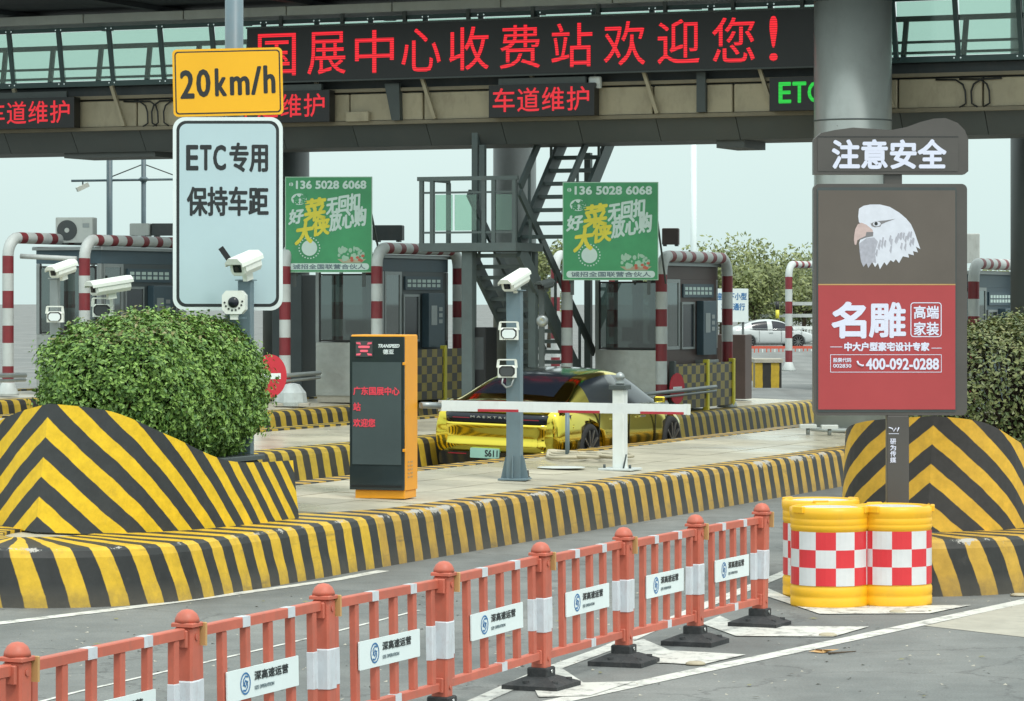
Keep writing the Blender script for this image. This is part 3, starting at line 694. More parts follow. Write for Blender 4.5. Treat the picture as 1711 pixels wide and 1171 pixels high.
text('E', -.80, -.60, .13, .46, -.005, 'led_green', t, bold=.010); text('T', -.56, -.34, .13, .46, -.005, 'led_green', t, bold=.010); text('C', -.30, -.08, .13, .46, -.005, 'led_green', t, bold=.010)

# ------------------------------------------------------------------ booths
def arch(label, u0, v, zt, ln=3.45, r=.10, group='striped guard arches round the toll booths'):
    z0 = gz_v(v)+.5; t = lane_thing('guard_arch', label, 'guard arch', u0, v, z0, group)
    H = zt - z0 - r; rc = .32; path = []
    n = int((H-rc)/.1)
    for i in range(n+1): path.append((0, 0, (H-rc)*i/n))
    for i in range(1, 7): a = R(15*i); path.append((0, rc-rc*math.cos(a), H-rc+rc*math.sin(a)))
    m = int((ln-2*rc)/.1)
    for i in range(1, m+1): path.append((0, rc+(ln-2*rc)*i/m, H))
    for i in range(1, 7): a = R(15*i); path.append((0, ln-rc+rc*math.sin(a), H-rc+rc*math.cos(a)))
    for i in range(1, n+1): path.append((0, ln, (H-rc)*(1-i/n)))
    T0 = H-rc; A = T0+rc*1.57
    def band(s):
        tot = 2*A + ln-2*rc
        if s > tot/2: s2 = tot-s
        else: s2 = s
        if s2 > A: return int((s2-A)/.24+1) % 2
        if s2 > T0-.02: return 0
        return (int((T0-s2)/.31)+1) % 2
    MB().sweep(path, r, 14, band).build('pipe', ['pipe_white', 'pipe_red'], t)
    for y in (0, ln): MB().lathe([(r*1.9, 0), (r*1.9, .03), (r*1.15, .2), (r*1.02, .22)], 14, c=(0, y, 0)).build('foot', 'pipe_white', t)
    return t
def booth(label, u, v, wd=1.3, ln=2.8, h=2.60, tone='booth_grey', low='stainless'):
    z0 = gz_v(v)+.5; t = lane_thing('toll_booth', label, 'toll booth', u, v, z0, 'toll booths under the gantry'); x0, x1 = -wd/2, wd/2
    # shell: lower wall, corner posts, upper band, roof
    MB().box(x0+.02, x1-.02, .02, ln-.02, .0, .12).build('plinth', 'concrete', t)
    MB().cbox(x0, x1, 0, .05, .12, 1.06, .008).build('front_panel', low, t)
    s = MB(); s.box(x1-.05, x1, .052, ln, .12, 1.06); s.box(x0, x0+.05, .052, ln, .12, 1.06); s.box(x0+.05, x1-.05, ln-.05, ln, .12, 1.06); s.build('lower_wall', tone, t)
    for (a, c) in ((x0, 0), (x1-.07, 0), (x0, ln-.07), (x1-.07, ln-.07)): MB().cbox(a-.004, a+.074, c-.004, c+.074, 1.062, 2.30, .01).build('corner_post', 'brushed', t)
    MB().box(x0, x1, 0, ln, 2.302, h-.065).build('upper_band', tone if tone != 'booth_grey' else 'booth_blue', t)
    MB().cbox(x0-.06, x1+.06, -.06, ln+.06, h-.063, h, .015).build('roof', 'brushed', t)
    # front window with frame, mullions and pane
    fr = MB().prism(rrect(x0+.08, x1-.08, 1.07, 2.26, .05), -.012, -.002).build('window_frame', 'black', t)
    MB().prism(rrect(x0+.11, x1-.11, 1.10, 2.23, .04), -.016, -.0125).build('pane', 'booth_glass', fr)
    # replace the solid frame behind the glass with four bars so that one sees into the booth
    fr.data = (lambda q: q)( _frame(x0+.08, x1-.08, 1.07, 2.26, .03) )
    mu = MB(); mu.box(x0+.36, x0+.39, -.010, -.001, 1.1, 2.23); mu.build('mullion', 'brushed', t)
    it = MB(); it.box(x0+.2, x1-.25, 1.1, 1.6, .12, 1.15); it.box(x0+.55, x0+.85, 1.15, 1.25, 1.2, 1.48); it.box(x0+.2, x0+.5, .8, .95, 1.2, 1.45); it.build('desk', 'black', t)
    ch = MB(); ch.box(x0+.5, x1-.3, 1.9, 2.0, .5, 1.7); ch.build('chair_back', 'booth_brown', t)
    MB().box(x0+.051, x1-.051, ln-.12, ln-.08, 1.062, 2.3).build('back_wall', 'dark_panel', t)
    for i, (y0, y1) in enumerate(((.95, 1.0), (1.9, 1.95))): MB().box(x0, x0+.05, y0, y1, 1.062, 2.3).build('mullion', 'brushed', t)
    # lane side (x1): sliding window, notice board, card machine, door
    MB().box(x1-.05, x1-.002, .08, .76, 1.062, 2.3).build('side_window', 'booth_glass', t)
    f = MB(); 
    for y0, y1, z0_, z1_ in ((.08,.14,1.062,2.3),(.70,.78,1.062,2.3),(.14,.70,1.062,1.12),(.14,.70,2.24,2.3)): f.box(x1-.06, x1+.012, y0, y1, z0_, z1_)
    f.build('side_window_frame', 'brushed', t)
    MB().box(x1-.05, x1, .79, ln-.08, 1.063, 2.3).build('side_wall', tone, t)
    nb = MB().box(x1+.001, x1+.03, .9, 2.5, 1.98, 2.22).build('notice_board', 'booth_blue', t)
    nn = MB()
    for r_, zz in enumerate((2.03, 2.11)):
        for c_ in range(7): nn.box(x1+.031, x1+.033, .98+c_*.21, .98+c_*.21+.15, zz, zz+.055)
    nn.build('small_print', 'ad_white', nb)
    dw = MB(); dw.box(x1+.001, x1+.02, .86, 1.45, 1.10, 1.86); dw.build('door_window', 'car_glass', t)
    df = MB()
    for y0, y1, z0_, z1_ in ((.82,.86,1.06,1.9),(1.45,1.49,1.06,1.9),(.86,1.45,1.06,1.10),(.86,1.45,1.86,1.9)): df.box(x1+.001, x1+.035, y0, y1, z0_, z1_)
    df.build('door_frame', 'brushed', t)
    cmn = MB().cbox(x1+.001, x1+.14, 1.65, 2.35, .95, 1.92, .01).build('card_machine', 'booth_blue', t)
    d = MB(); d.box(x1+.141, x1+.146, 1.75, 2.0, 1.35, 1.7); 
    for k_ in range(3): d.box(x1+.141, x1+.146, 2.08, 2.24, 1.38+k_*.11, 1.45+k_*.11)
    d.build('machine_screen', 'brushed', cmn)
    MB().box(x1+.001, x1+.16, 1.6, 2.4, .72, .86).build('shelf', 'brushed', t)
    return t
def _frame(x0, x1, z0, z1, w):
    q = MB(); q.box(x0, x0+w, -.014, .01, z0, z1); q.box(x1-w, x1, -.014, .01, z0, z1); q.box(x0+w, x1-w, -.014, .01, z0, z0+w); q.box(x0+w, x1-w, -.014, .01, z1-w, z1)
    return q.mesh('window_frame', 'black')
booth('toll booth with stainless front panel behind the gold car', 54.0, -20.68, tone='booth_brown')
arch('striped arch on the car side of the booth behind the gold car', 53.45, -19.88, 3.50)
arch('striped arch between the stairs and the booth behind the gold car', 52.9, -21.42, 3.50)
booth('toll booth with stainless front panel behind the display kiosk', 52.0, -25.18)
arch('striped arch rising behind the display kiosk', 51.5, -24.4, 3.64)
arch('striped arch just past the edge of the white road sign', 50.95, -25.9, 3.64)
booth('dark toll booth behind the clipped bush, air conditioner on its roof', 50.1, -29.72)
arch('striped arch between the surveillance cameras above the bush', 49.6, -29.1, 3.78)
arch('striped arch at the far edge of the photo beyond the bush', 49.05, -30.3, 3.82)
booth('toll booth half hidden behind the advertising lightbox and hedge', 57.1, -15.95, tone='booth_blue')
arch('striped arch beside the advertising lightbox above the hedge', 56.4, -15.13, 3.38)
# second row, behind
booth('distant booth seen past the edge of the advertising lightbox', 79.5, -24.8, tone='booth_brown')
arch('thin distant striped arch before the background trees', 78.6, v_at(1318, 78.6), 3.62, r=.09)
p = at(1066+0, 0, 60)
arch('distant striped arch seen between the stairs and the green advert', 66.0, v_at(928, 66), 3.72)
t = lane_thing('cross_pipe', 'thin white pipe joining two striped arches above the bush', 'pipe', 49.3, -30.3, 3.40)
MB().tube((.1, 0, 0), (1.1, .2, -.05), .045).build('pipe', 'pipe_white', t)

# crash guards with chequer paint on the lane side of the booths
def guard(label, u, v, ln, h):
    z0 = gz_v(v)+.5; t = lane_thing('chequered_guard', label, 'crash guard', u, v, z0); q = MB(); n = 1
    k = ln/8
    i = q.pts([(.0, 0, .06), (0, ln, .06), (0, ln, h), (0, 0, h)]); q.face([i, i+1, i+2, i+3], 0, [(0, .01), (ln/.22, .01), (ln/.22, h/.16), (0, h/.16)])
    i = q.pts([(-.05, 0, .06), (-.05, ln, .06), (-.05, ln, h), (-.05, 0, h)]); q.face([i+3, i+2, i+1, i], 0, [(0, h/.16), (ln/.22, h/.16), (ln/.22, .01), (0, .01)])
    q.box(-.049, -.001, 0.001, ln-.001, .06, h-.001)
    q.build('board', 'guard_check', t)
    for y in (-.03, ln*.55, ln): MB().cbox(-.07, .03, y-.05, y+.05, 0, h+.06, .008).build('post', 'ad_yellow' if y > 0 else 'dark_steel', t)
guard('chequered yellow and black guard beside the booth behind the gold car', 53.75, -19.75, 3.1, .84)
guard('chequered yellow and black guard just past the orange kiosk', 52.6, -24.25, 2.6, .95)

# air conditioners and roof boxes
def ac_unit(label, x0, x1, y0, y1, Z, fan=True, m='ac_white'):
    a, b_ = at(x0, y1, Z), at(x1, y0, Z); t = thing('air_conditioner', label, 'air conditioner', ((a.x+b_.x)/2, Z, a.z), R(-6)); hw = (b_.x-a.x)/2; h = b_.z-a.z
    MB().cbox(-hw, hw, 0, .32, .03, h, .015).build('casing', m, t)
    for s in (-.7, .7): MB().box(s*hw-.03, s*hw+.03, .02, .3, 0, .029).build('foot', 'dark_steel', t)
    if fan:
        MB().prism(circle(-hw*.38, h*.52, h*.38), -.012, -.001).build('fan_grille', 'dark_panel', t)
        MB().prism(circle(-hw*.38, h*.52, h*.09), -.02, -.0125).build('fan_hub', 'ac_white', t)
        MB().box(hw*.45, hw*.8, -.006, -.001, h*.62, h*.78).build('badge', 'brushed', t)
    return t
ac_unit('white air conditioner with round fan on the booth roof above the bush', 92, 156, 363, 408, 58.5)
ac_unit('pale air conditioner with a louvred side beside the white road sign', 216, 250, 373, 396, 60, False)
ac_unit('dark air conditioner partly hidden by the white road sign', 252, 300, 373, 396, 60, False, 'dark_panel')
ac_unit('dark air conditioner on the roof right of the first green advert', 622, 672, 376, 404, 58.5, False, 'dark_panel')
ac_unit('grey air conditioner beside the second green advert', 1106, 1134, 381, 411, 60.5, False, 'booth_brown')
ac_unit('white air conditioner peeping past the edge of the advertising lightbox', 1600, 1637, 390, 442, 61.5, False)

# poles far left with cross arm and a camera
t = thing('traffic_pole', 'grey pole with crossarm carrying a small camera, left of the white sign', 'pole', at(183, 0, 66)*1); t.location.z = gz_v(-30)
MB().tube((0, 0, 0), (0, 0, 6.0), .062).build('shaft', 'pole_blue', t)
t = thing('traffic_pole', 'thin grey pole with guy wires next to the white road sign', 'pole', (at(240, 0, 66).x, 66, gz_v(-30)))
MB().tube((0, 0, 0), (0, 0, 6.0), .05).build('shaft', 'pole_blue', t)
z = at(0, 297, 66).z - gz_v(-30); 
MB().tube((-1.45, 0, z-.06), (1.2, 0, z-.02), .025).build('crossarm', 'pole_blue', t)
MB().lathe([(.06, z-.08), (.11, z-.03), (.06, z+.02)], 12).build('collar', 'pole_blue', t)
gw = MB(); gw.tube((-.70, 0, z), (-.02, 0, z+.27), .012, n=6); gw.tube((.02, 0, z+.27), (.75, 0, z), .012, n=6); gw.build('guy_wire', 'dark_steel', t)
MB().bar((-1.33, -.05, z-.24), (-1.12, .05, z-.13), .1, .09).build('camera', 'cam_white', t)
MB().tube((-1.22, 0, z-.14), (-1.22, 0, z-.06), .015).build('bracket', 'dark_steel', t)
t = thing('lamp_post', 'tall pale lamp post far behind the second green advert', 'lamp post', (at(1159, 0, 120).x, 120, 0))
MB().tube((0, 0, 0), (0, 0, 9.5), .13, .10).build('shaft', 'sign_edge', t)
MB().tube((0, 0, 9.5), (1.6, 0, 9.9), .05).build('arm', 'sign_edge', t)

# ------------------------------------------------------------------ steel stairs
st = lane_thing('steel_staircase', 'grey steel staircase with a landing climbing to the gantry', 'staircase', 52.0, -21.9, 0)
def sl(x, y, Z):                       # pixel at depth -> local staircase frame
    p = at(x, y, Z); u, v = UV_(p.x, p.y); return Vector((v+21.9, u-52.0, p.z))
# landing
fz = CAMH+100*56/F-.06; x0, x1 = sl(692, 400, 56).x, sl(884, 400, 56).x; yl0 = -.95; yl1 = .35
yl0 = sl(788, 400, 56.0).y - .2; yl1 = yl0+1.2
MB().box(x0, x1, yl0, yl1, fz-.14, fz).build('landing', 'stair_steel', st)
for i, (xx, yy) in enumerate([(x0+.04, yl0+.04), (x0+.24, yl0+.04), (x1-.04, yl0+.04), (x1-.42, yl0+.04), (x0+.04, yl1-.04), (x1-.5, yl1-.04), (x1-.6, yl0+.04)]):
    MB().cbox(xx-.035, xx+.035, yy-.035, yy+.035, fz, fz+1.06, .004).build('post', 'stair_steel', st)
def rail(p, q, w=.05): MB().bar(p, q, w, w).build('rail', 'stair_steel', st)
for z_ in (fz+1.08,): 
    MB().box(x0-.03, x1+.03, yl0, yl0+.07, z_-.02, z_+.05).build('rail', 'stair_steel', st); MB().box(x0, x0+.06, yl0+.075, yl1, z_-.02, z_+.05).build('rail', 'stair_steel', st)
for z_ in (fz+.16, fz+.84): MB().box(x0+.08, x1-.08, yl0+.02, yl0+.05, z_, z_+.035).build('rail', 'stair_steel', st)
for a, c in ((x0+.30, x0+.62), (x0+.66, x1-.74), (x1-.38, x1-.08)): MB().box(a, c, yl0+.03, yl0+.038, fz+.21, fz+.82).build('glass_infill', 'stair_glass', st)
# landing supports
xm = sl(785, 400, 56).x
MB().cbox(xm-.12, xm+.08, yl0+.1, yl0+.3, gz_v(-22)+.5, fz-.145, .01).build('support_post', 'stair_steel', st)
MB().cbox(x1-.2, x1-.06, yl1-.2, yl1-.06, gz_v(-21)+.5, fz-.145, .01).build('support_post', 'stair_steel', st)
MB().cbox(x0+.5, x0+.62, yl1-.1, yl1+.02, fz+.0, 5.75, .01).build('support_post', 'stair_steel', st)
xh = sl(811, 300, 57).x; MB().cbox(xh-.05, xh+.05, yl1-.15, yl1-.05, fz, 5.32, .005).build('support_post', 'stair_steel', st)
xh = sl(983, 300, 60).x; yh = sl(983, 300, 60).y; MB().cbox(xh-.06, xh+.06, yh-.06, yh+.06, gz_v(-20)+.5, 5.32, .005).build('support_post', 'stair_steel', st)
def flight(xl, w, ya, za, yb, zb, n, lab):
    # two stringers, treads, handrails with balusters
    for xx in (xl, xl+w): MB().bar((xx, ya, za), (xx, yb, zb), .07, .30).build('stringer', 'stair_steel', st)
    for i in range(n):
        f = (i+.5)/n; y = ya+(yb-ya)*f; z = za+(zb-za)*f
        MB().box(xl+.035, xl+w-.035, y-.13, y+.13, z-.035, z+.03).build('tread', 'stair_steel', st)
    for xx in (xl, xl+w):
        MB().bar((xx, ya, za+.98), (xx, yb, zb+.98), .05, .15).build('handrail', 'stair_steel', st)
        for i in range(3):
            f = (i+.4)/3; y = ya+(yb-ya)*f; z = za+(zb-za)*f
            MB().box(xx-.02, xx+.02, y-.02, y+.02, z+.1, z+.97).build('baluster', 'stair_steel', st)
# lower flight: from the landing down and away along the lane
flight(x0+.78, .95, yl0+.35, fz-.12, yl0+3.75, gz_v(-21)+.5, 15, 'lower')
# upper flight: from the landing up to the walkway
flight(x1-.38, .9, yl1-.1, fz, yl1+2.9, 6.45, 12, 'upper')

# ------------------------------------------------------------------ green adverts on the booth roofs
def advert(label, x0, x1, y0, y1, Z):
    a, b_ = at(x0, y1, Z), at(x1, y0, Z); W, H = b_.x-a.x, b_.z-a.z
    t = thing('advert_board', label, 'advert board', ((a.x+b_.x)/2, Z, a.z), R(-3), 'green adverts on the booth roofs')
    MB().box(-W/2, W/2, 0, .05, 0, H).build('frame', 'ad_frame', t)
    pn = MB().box(-W/2+.015, W/2-.015, -.004, -.0005, .015, H-.015).build('panel', 'ad_green', t)
    MB().bar((W/2-.02, .05, H*.62), (W/2+.12, .9, -.05), .03, .03).build('brace', 'dark_steel', t); MB().bar((-W/2+.02, .05, H*.62), (-W/2+.1, .9, -.05), .03, .03).build('brace', 'dark_steel', t)
    for sx_ in (-.4, .4): MB().box(sx_*W-.03, sx_*W+.03, .055, .11, -.25, H*.8).build('upright', 'dark_steel', t)
    X = lambda f: -W/2+W*f
    Zz = lambda f: H*(1-f)
    Y = -.0065
    text('136 5028 6068', X(.13), X(.93), Zz(.125), Zz(.045), Y, 'ad_white', pn, bold=.008)
    q = MB(); q.prism(circle(X(.07), Zz(.08), .035), Y, Y+.001); q.build('phone_mark', 'ad_white', pn)
    q = MB(); q.prism(rrect(X(.065)-.004, X(.065)+.012, Zz(.1), Zz(.06), .004), Y-.002, Y-.0011); q.build('phone_mark', 'ad_green', pn)
    q = MB(); q.prism(circle(X(.16), Zz(.235), .135, .10), Y, Y+.001); q.build('badge', 'ad_white', pn)
    text('食堂', X(.08), X(.24), Zz(.285), Zz(.19), Y-.002, 'ad_green', pn, bold=.006, rot=R(8), shear=.2)
    text('好', X(.03), X(.19), Zz(.49), Zz(.345), Y, 'ad_white', pn, bold=.012, rot=R(8), shear=.25)
    text('菜', X(.20), X(.44), Zz(.46), Zz(.235), Y, 'ad_yellow', pn, bold=.017, rot=R(8), shear=.2)
    text('大', X(.10), X(.29), Zz(.70), Zz(.475), Y, 'ad_yellow', pn, bold=.017, rot=R(8), shear=.25)
    text('侠', X(.30), X(.49), Zz(.61), Zz(.43), Y, 'ad_yellow', pn, bold=.015, rot=R(8), shear=.2)
    text('无回扣', X(.46), X(.84), Zz(.37), Zz(.20), Y, 'ad_white', pn, bold=.012, rot=R(9), shear=.2)
    text('放心购', X(.49), X(.91), Zz(.54), Zz(.345), Y, 'ad_white', pn, bold=.012, rot=R(10), shear=.2)
    q = MB(); q.prism(circle(X(.28), Zz(.745), .135), Y, Y+.001); q.build('round_patch', 'ad_white', pn)
    q = MB()
    for k in range(22):
        an = 2*math.pi*k/22; cx, cz = X(.28)+.18*math.cos(an), Zz(.745)+.18*math.sin(an)
        q.prism(circle(cx, cz, .013, n=6), Y, Y+.001)
    q.build('dotted_ring', 'ad_white', pn)['kind'] = 'stuff'
    # plain plate of greens in place of the printed figure
    q = MB(); q.prism([(X(.60), Zz(.86)), (X(.66), Zz(.90)), (X(.88), Zz(.90)), (X(.93), Zz(.86))], Y, Y+.001); q.build('printed_bowl', 'beige', pn)
    random.seed(5); q = MB()
    for k in range(26):
        cx, cz = X(random.uniform(.62, .90)), Zz(random.uniform(.74, .86)); q.prism(circle(cx, cz, random.uniform(.015, .05), random.uniform(.02, .06), 7), Y-.001-k*.0001, Y-.0005-k*.0001)
    q.build('printed_greens', 'ad_frame', pn)['kind'] = 'stuff'
    q = MB()
    for k in range(7):
        cx, cz = X(random.uniform(.76, .92)), Zz(random.uniform(.82, .88)); q.prism(circle(cx, cz, .03, .025, 7), Y-.005-k*.0001, Y-.0045-k*.0001)
    q.build('printed_radish', 'orange_fence', pn)['kind'] = 'stuff'
    q = MB(); q.prism(rrect(X(.04), X(.965), Zz(.975), Zz(.905), H*.033), Y, Y+.001); q.build('ribbon', 'ad_white', pn)
    text('诚招全国联营合伙人', X(.09), X(.92), Zz(.965), Zz(.915), Y-.002, 'pole_blue', pn, bold=.003)
    return t
advert('green advert board with brace, half touching the white road sign', 476, 622, 295, 455, 57.0)
advert('green advert board hanging over the booth behind the gold car', 940, 1100, 304, 468, 55.6)

# ------------------------------------------------------------------ trees behind
def tree(label, X, Y, h, rad, n, seed, m='leaf_tree'):
    rnd = random.Random(seed); z0 = gz(X, Y); t = thing('background_tree', label, 'tree', (X, Y, z0), 0, 'trees behind the toll plaza')
    tr = MB(); tr.tube((0, 0, 0), (.1, 0, h*.45), .16, .1, 8)
    cl = []
    for k in range(11):
        a = rnd.uniform(0, 6.28); rr = rad*rnd.uniform(.15, .8); c = (rr*math.cos(a), rr*math.sin(a)*.8, h*rnd.uniform(.38, .9)); cl.append((c, rad*rnd.uniform(.28, .5)))
        tr.tube((.1, 0, h*rnd.uniform(.3, .45)), c, .05, .02, 5)
    tr.build('trunk', 'bark', t)
    q = MB()
    for i in range(n):
        c, cr = rnd.choice(cl); d = Vector((rnd.gauss(0, 1), rnd.gauss(0, 1), rnd.gauss(0, 1))).normalized()*cr*rnd.uniform(.35, 1.12)
        p = Vector(c)+d; s = rnd.uniform(.08, .20); a = Vector((rnd.gauss(0, 1), rnd.gauss(0, 1), rnd.gauss(0, 1))).normalized(); b_ = a.orthogonal().normalized()
        j = q.pts([p-a*s, p+b_*s*.45, p+a*s, p-b_*s*.45]); q.face([j, j+1, j+2, j+3])
    o = q.build('crown', m, t); o['kind'] = 'stuff'
random.seed(11)
labs = ['olive tree crown just beside the striped arch, behind the white car', 'bushy olive tree behind the distant white car', 'olive tree between the distant arch and the notice board', 'olive tree whose crown meets the edge of the advertising lightbox', 'sparse tree seen between the stairs and the second green advert', 'pale tree behind the second green advert', 'tree hidden mostly behind the advertising lightbox', 'small round tree low behind the hedge']
for i, (x, yt, Z, rad) in enumerate([(1205, 412, 196, 3.2), (1258, 436, 190, 2.9), (1292, 430, 204, 3.0), (1342, 440, 195, 3.2), (918, 405, 180, 2.0), (1150, 440, 205, 3.2), (1400, 430, 200, 3.2), (1660, 460, 200, 3.2)]):
    p = at(x, yt, Z); tree(labs[i], p.x, Z, p.z-gz(p.x, Z), rad, 5200, 30+i)

# distant notice board, fences and traffic
t = thing('notice_board', 'white blue lettered notice board in front of the background trees', 'sign', (at(1220, 0, 76).x, 76, .6))
a, c = at(1190, 538, 76), at(1250, 482, 76)
pn = MB().box(-.42, .42, 0, .04, a.z-.6, c.z-.6).build('panel', 'sign_edge', t); zt, zb = c.z-.6, a.z-.6
text('7座以下小型', -.38, .38, zt-.26, zt-.10, -.004, 'logo_blue', pn, bold=.004); text('车辆通行', -.2, .34, zt-.5, zt-.34, -.004, 'logo_blue', pn, bold=.004)
MB().tube((-.3, .05, 0), (-.3, .05, zb), .03).build('post', 'dark_steel', t); MB().tube((.3, .05, 0), (.3, .05, zb), .03).build('post', 'dark_steel', t)
def far_fence(label, x0, x1, y0, y1, Z, m='far_orange'):
    a, c = at(x0, y1, Z), at(x1, y0, Z); t = thing('roadside_fence', label, 'fence', (a.x, Z, a.z)); W, H = c.x-a.x, c.z-a.z
    MB().box(0, W, 0, .06, H*.8, H).build('rail', m, t); MB().box(0, W, 0, .06, 0, H*.12).build('rail', m, t)
    n = max(3, int(W/.16))
    me1 = MB().box(-.02, .02, .01, .05, H*.125, H*.795).mesh('baluster', m); me2 = MB().box(-.02, .02, .01, .05, H*.125, H*.795).mesh('baluster', 'white_paint')
    for i in range(n):
        o = bpy.data.objects.new('baluster', me1 if i % 3 else me2); COL.objects.link(o); o.parent = t; o.location = (W*(i+.5)/n, 0, 0)
    return t
far_fence('orange and white fence far behind the striped arch', 1230, 1700, 578, 600, 130)
far_fence('white and red fence beyond the distant white car', 1290, 1700, 545, 573, 186, 'white_paint')
# barrels of guardrail: two long pale rails
t = thing('guardrail', 'pale double guardrail in front of the background trees', 'guardrail', (at(1190, 0, 192).x, 192, .3))
for z_ in (1.3, 2.0): MB().box(-2, 18, 0, .08, z_, z_+.2).build('rail', 'pipe_white', t)
for i in range(7): MB().box(-1.5+i*3, -1.3+i*3, .09, .17, 0, 2.2).build('post', 'pipe_white', t)
t = thing('bollard', 'yellow and black banded post beyond the distant fence', 'bollard', (at(1299, 0, 172).x, 172, .3))
for k in range(5): MB().tube((0, 0, k*.45+.0), (0, 0, k*.45+.445), .1).build('band', 'ad_yellow' if k % 2 else 'black', t)
# far chevron block
def block(label, x0, x1, y0, y1, Z):
    a, c = at(x0, y1, Z), at(x1, y0, Z); W, H = c.x-a.x, c.z-a.z; t = thing('striped_block', label, 'crash block', ((a.x+c.x)/2, Z, a.z)); q = MB()
    q.box(-W/2, W/2, .005, .8, 0, H, 0)
    for f in range(6): q.uv[f] = [(0, 0), (W, 0), (W, 0), (0, 0)] if f in (2, 4) else [(0, 0), (0.5, 0), (.5, .0), (0, 0)]
    q.build('body', STRIPE2, t)
    MB().cbox(-W/2-.03, W/2+.03, -.03, .83, H+.002, H+.09, .01).build('cap', 'concrete', t)
block('far yellow and black block between the two striped arches', 1262, 1306, 606, 648, 76)
block('far small pale yellow block beside the striped arch', 1232, 1258, 604, 636, 82)

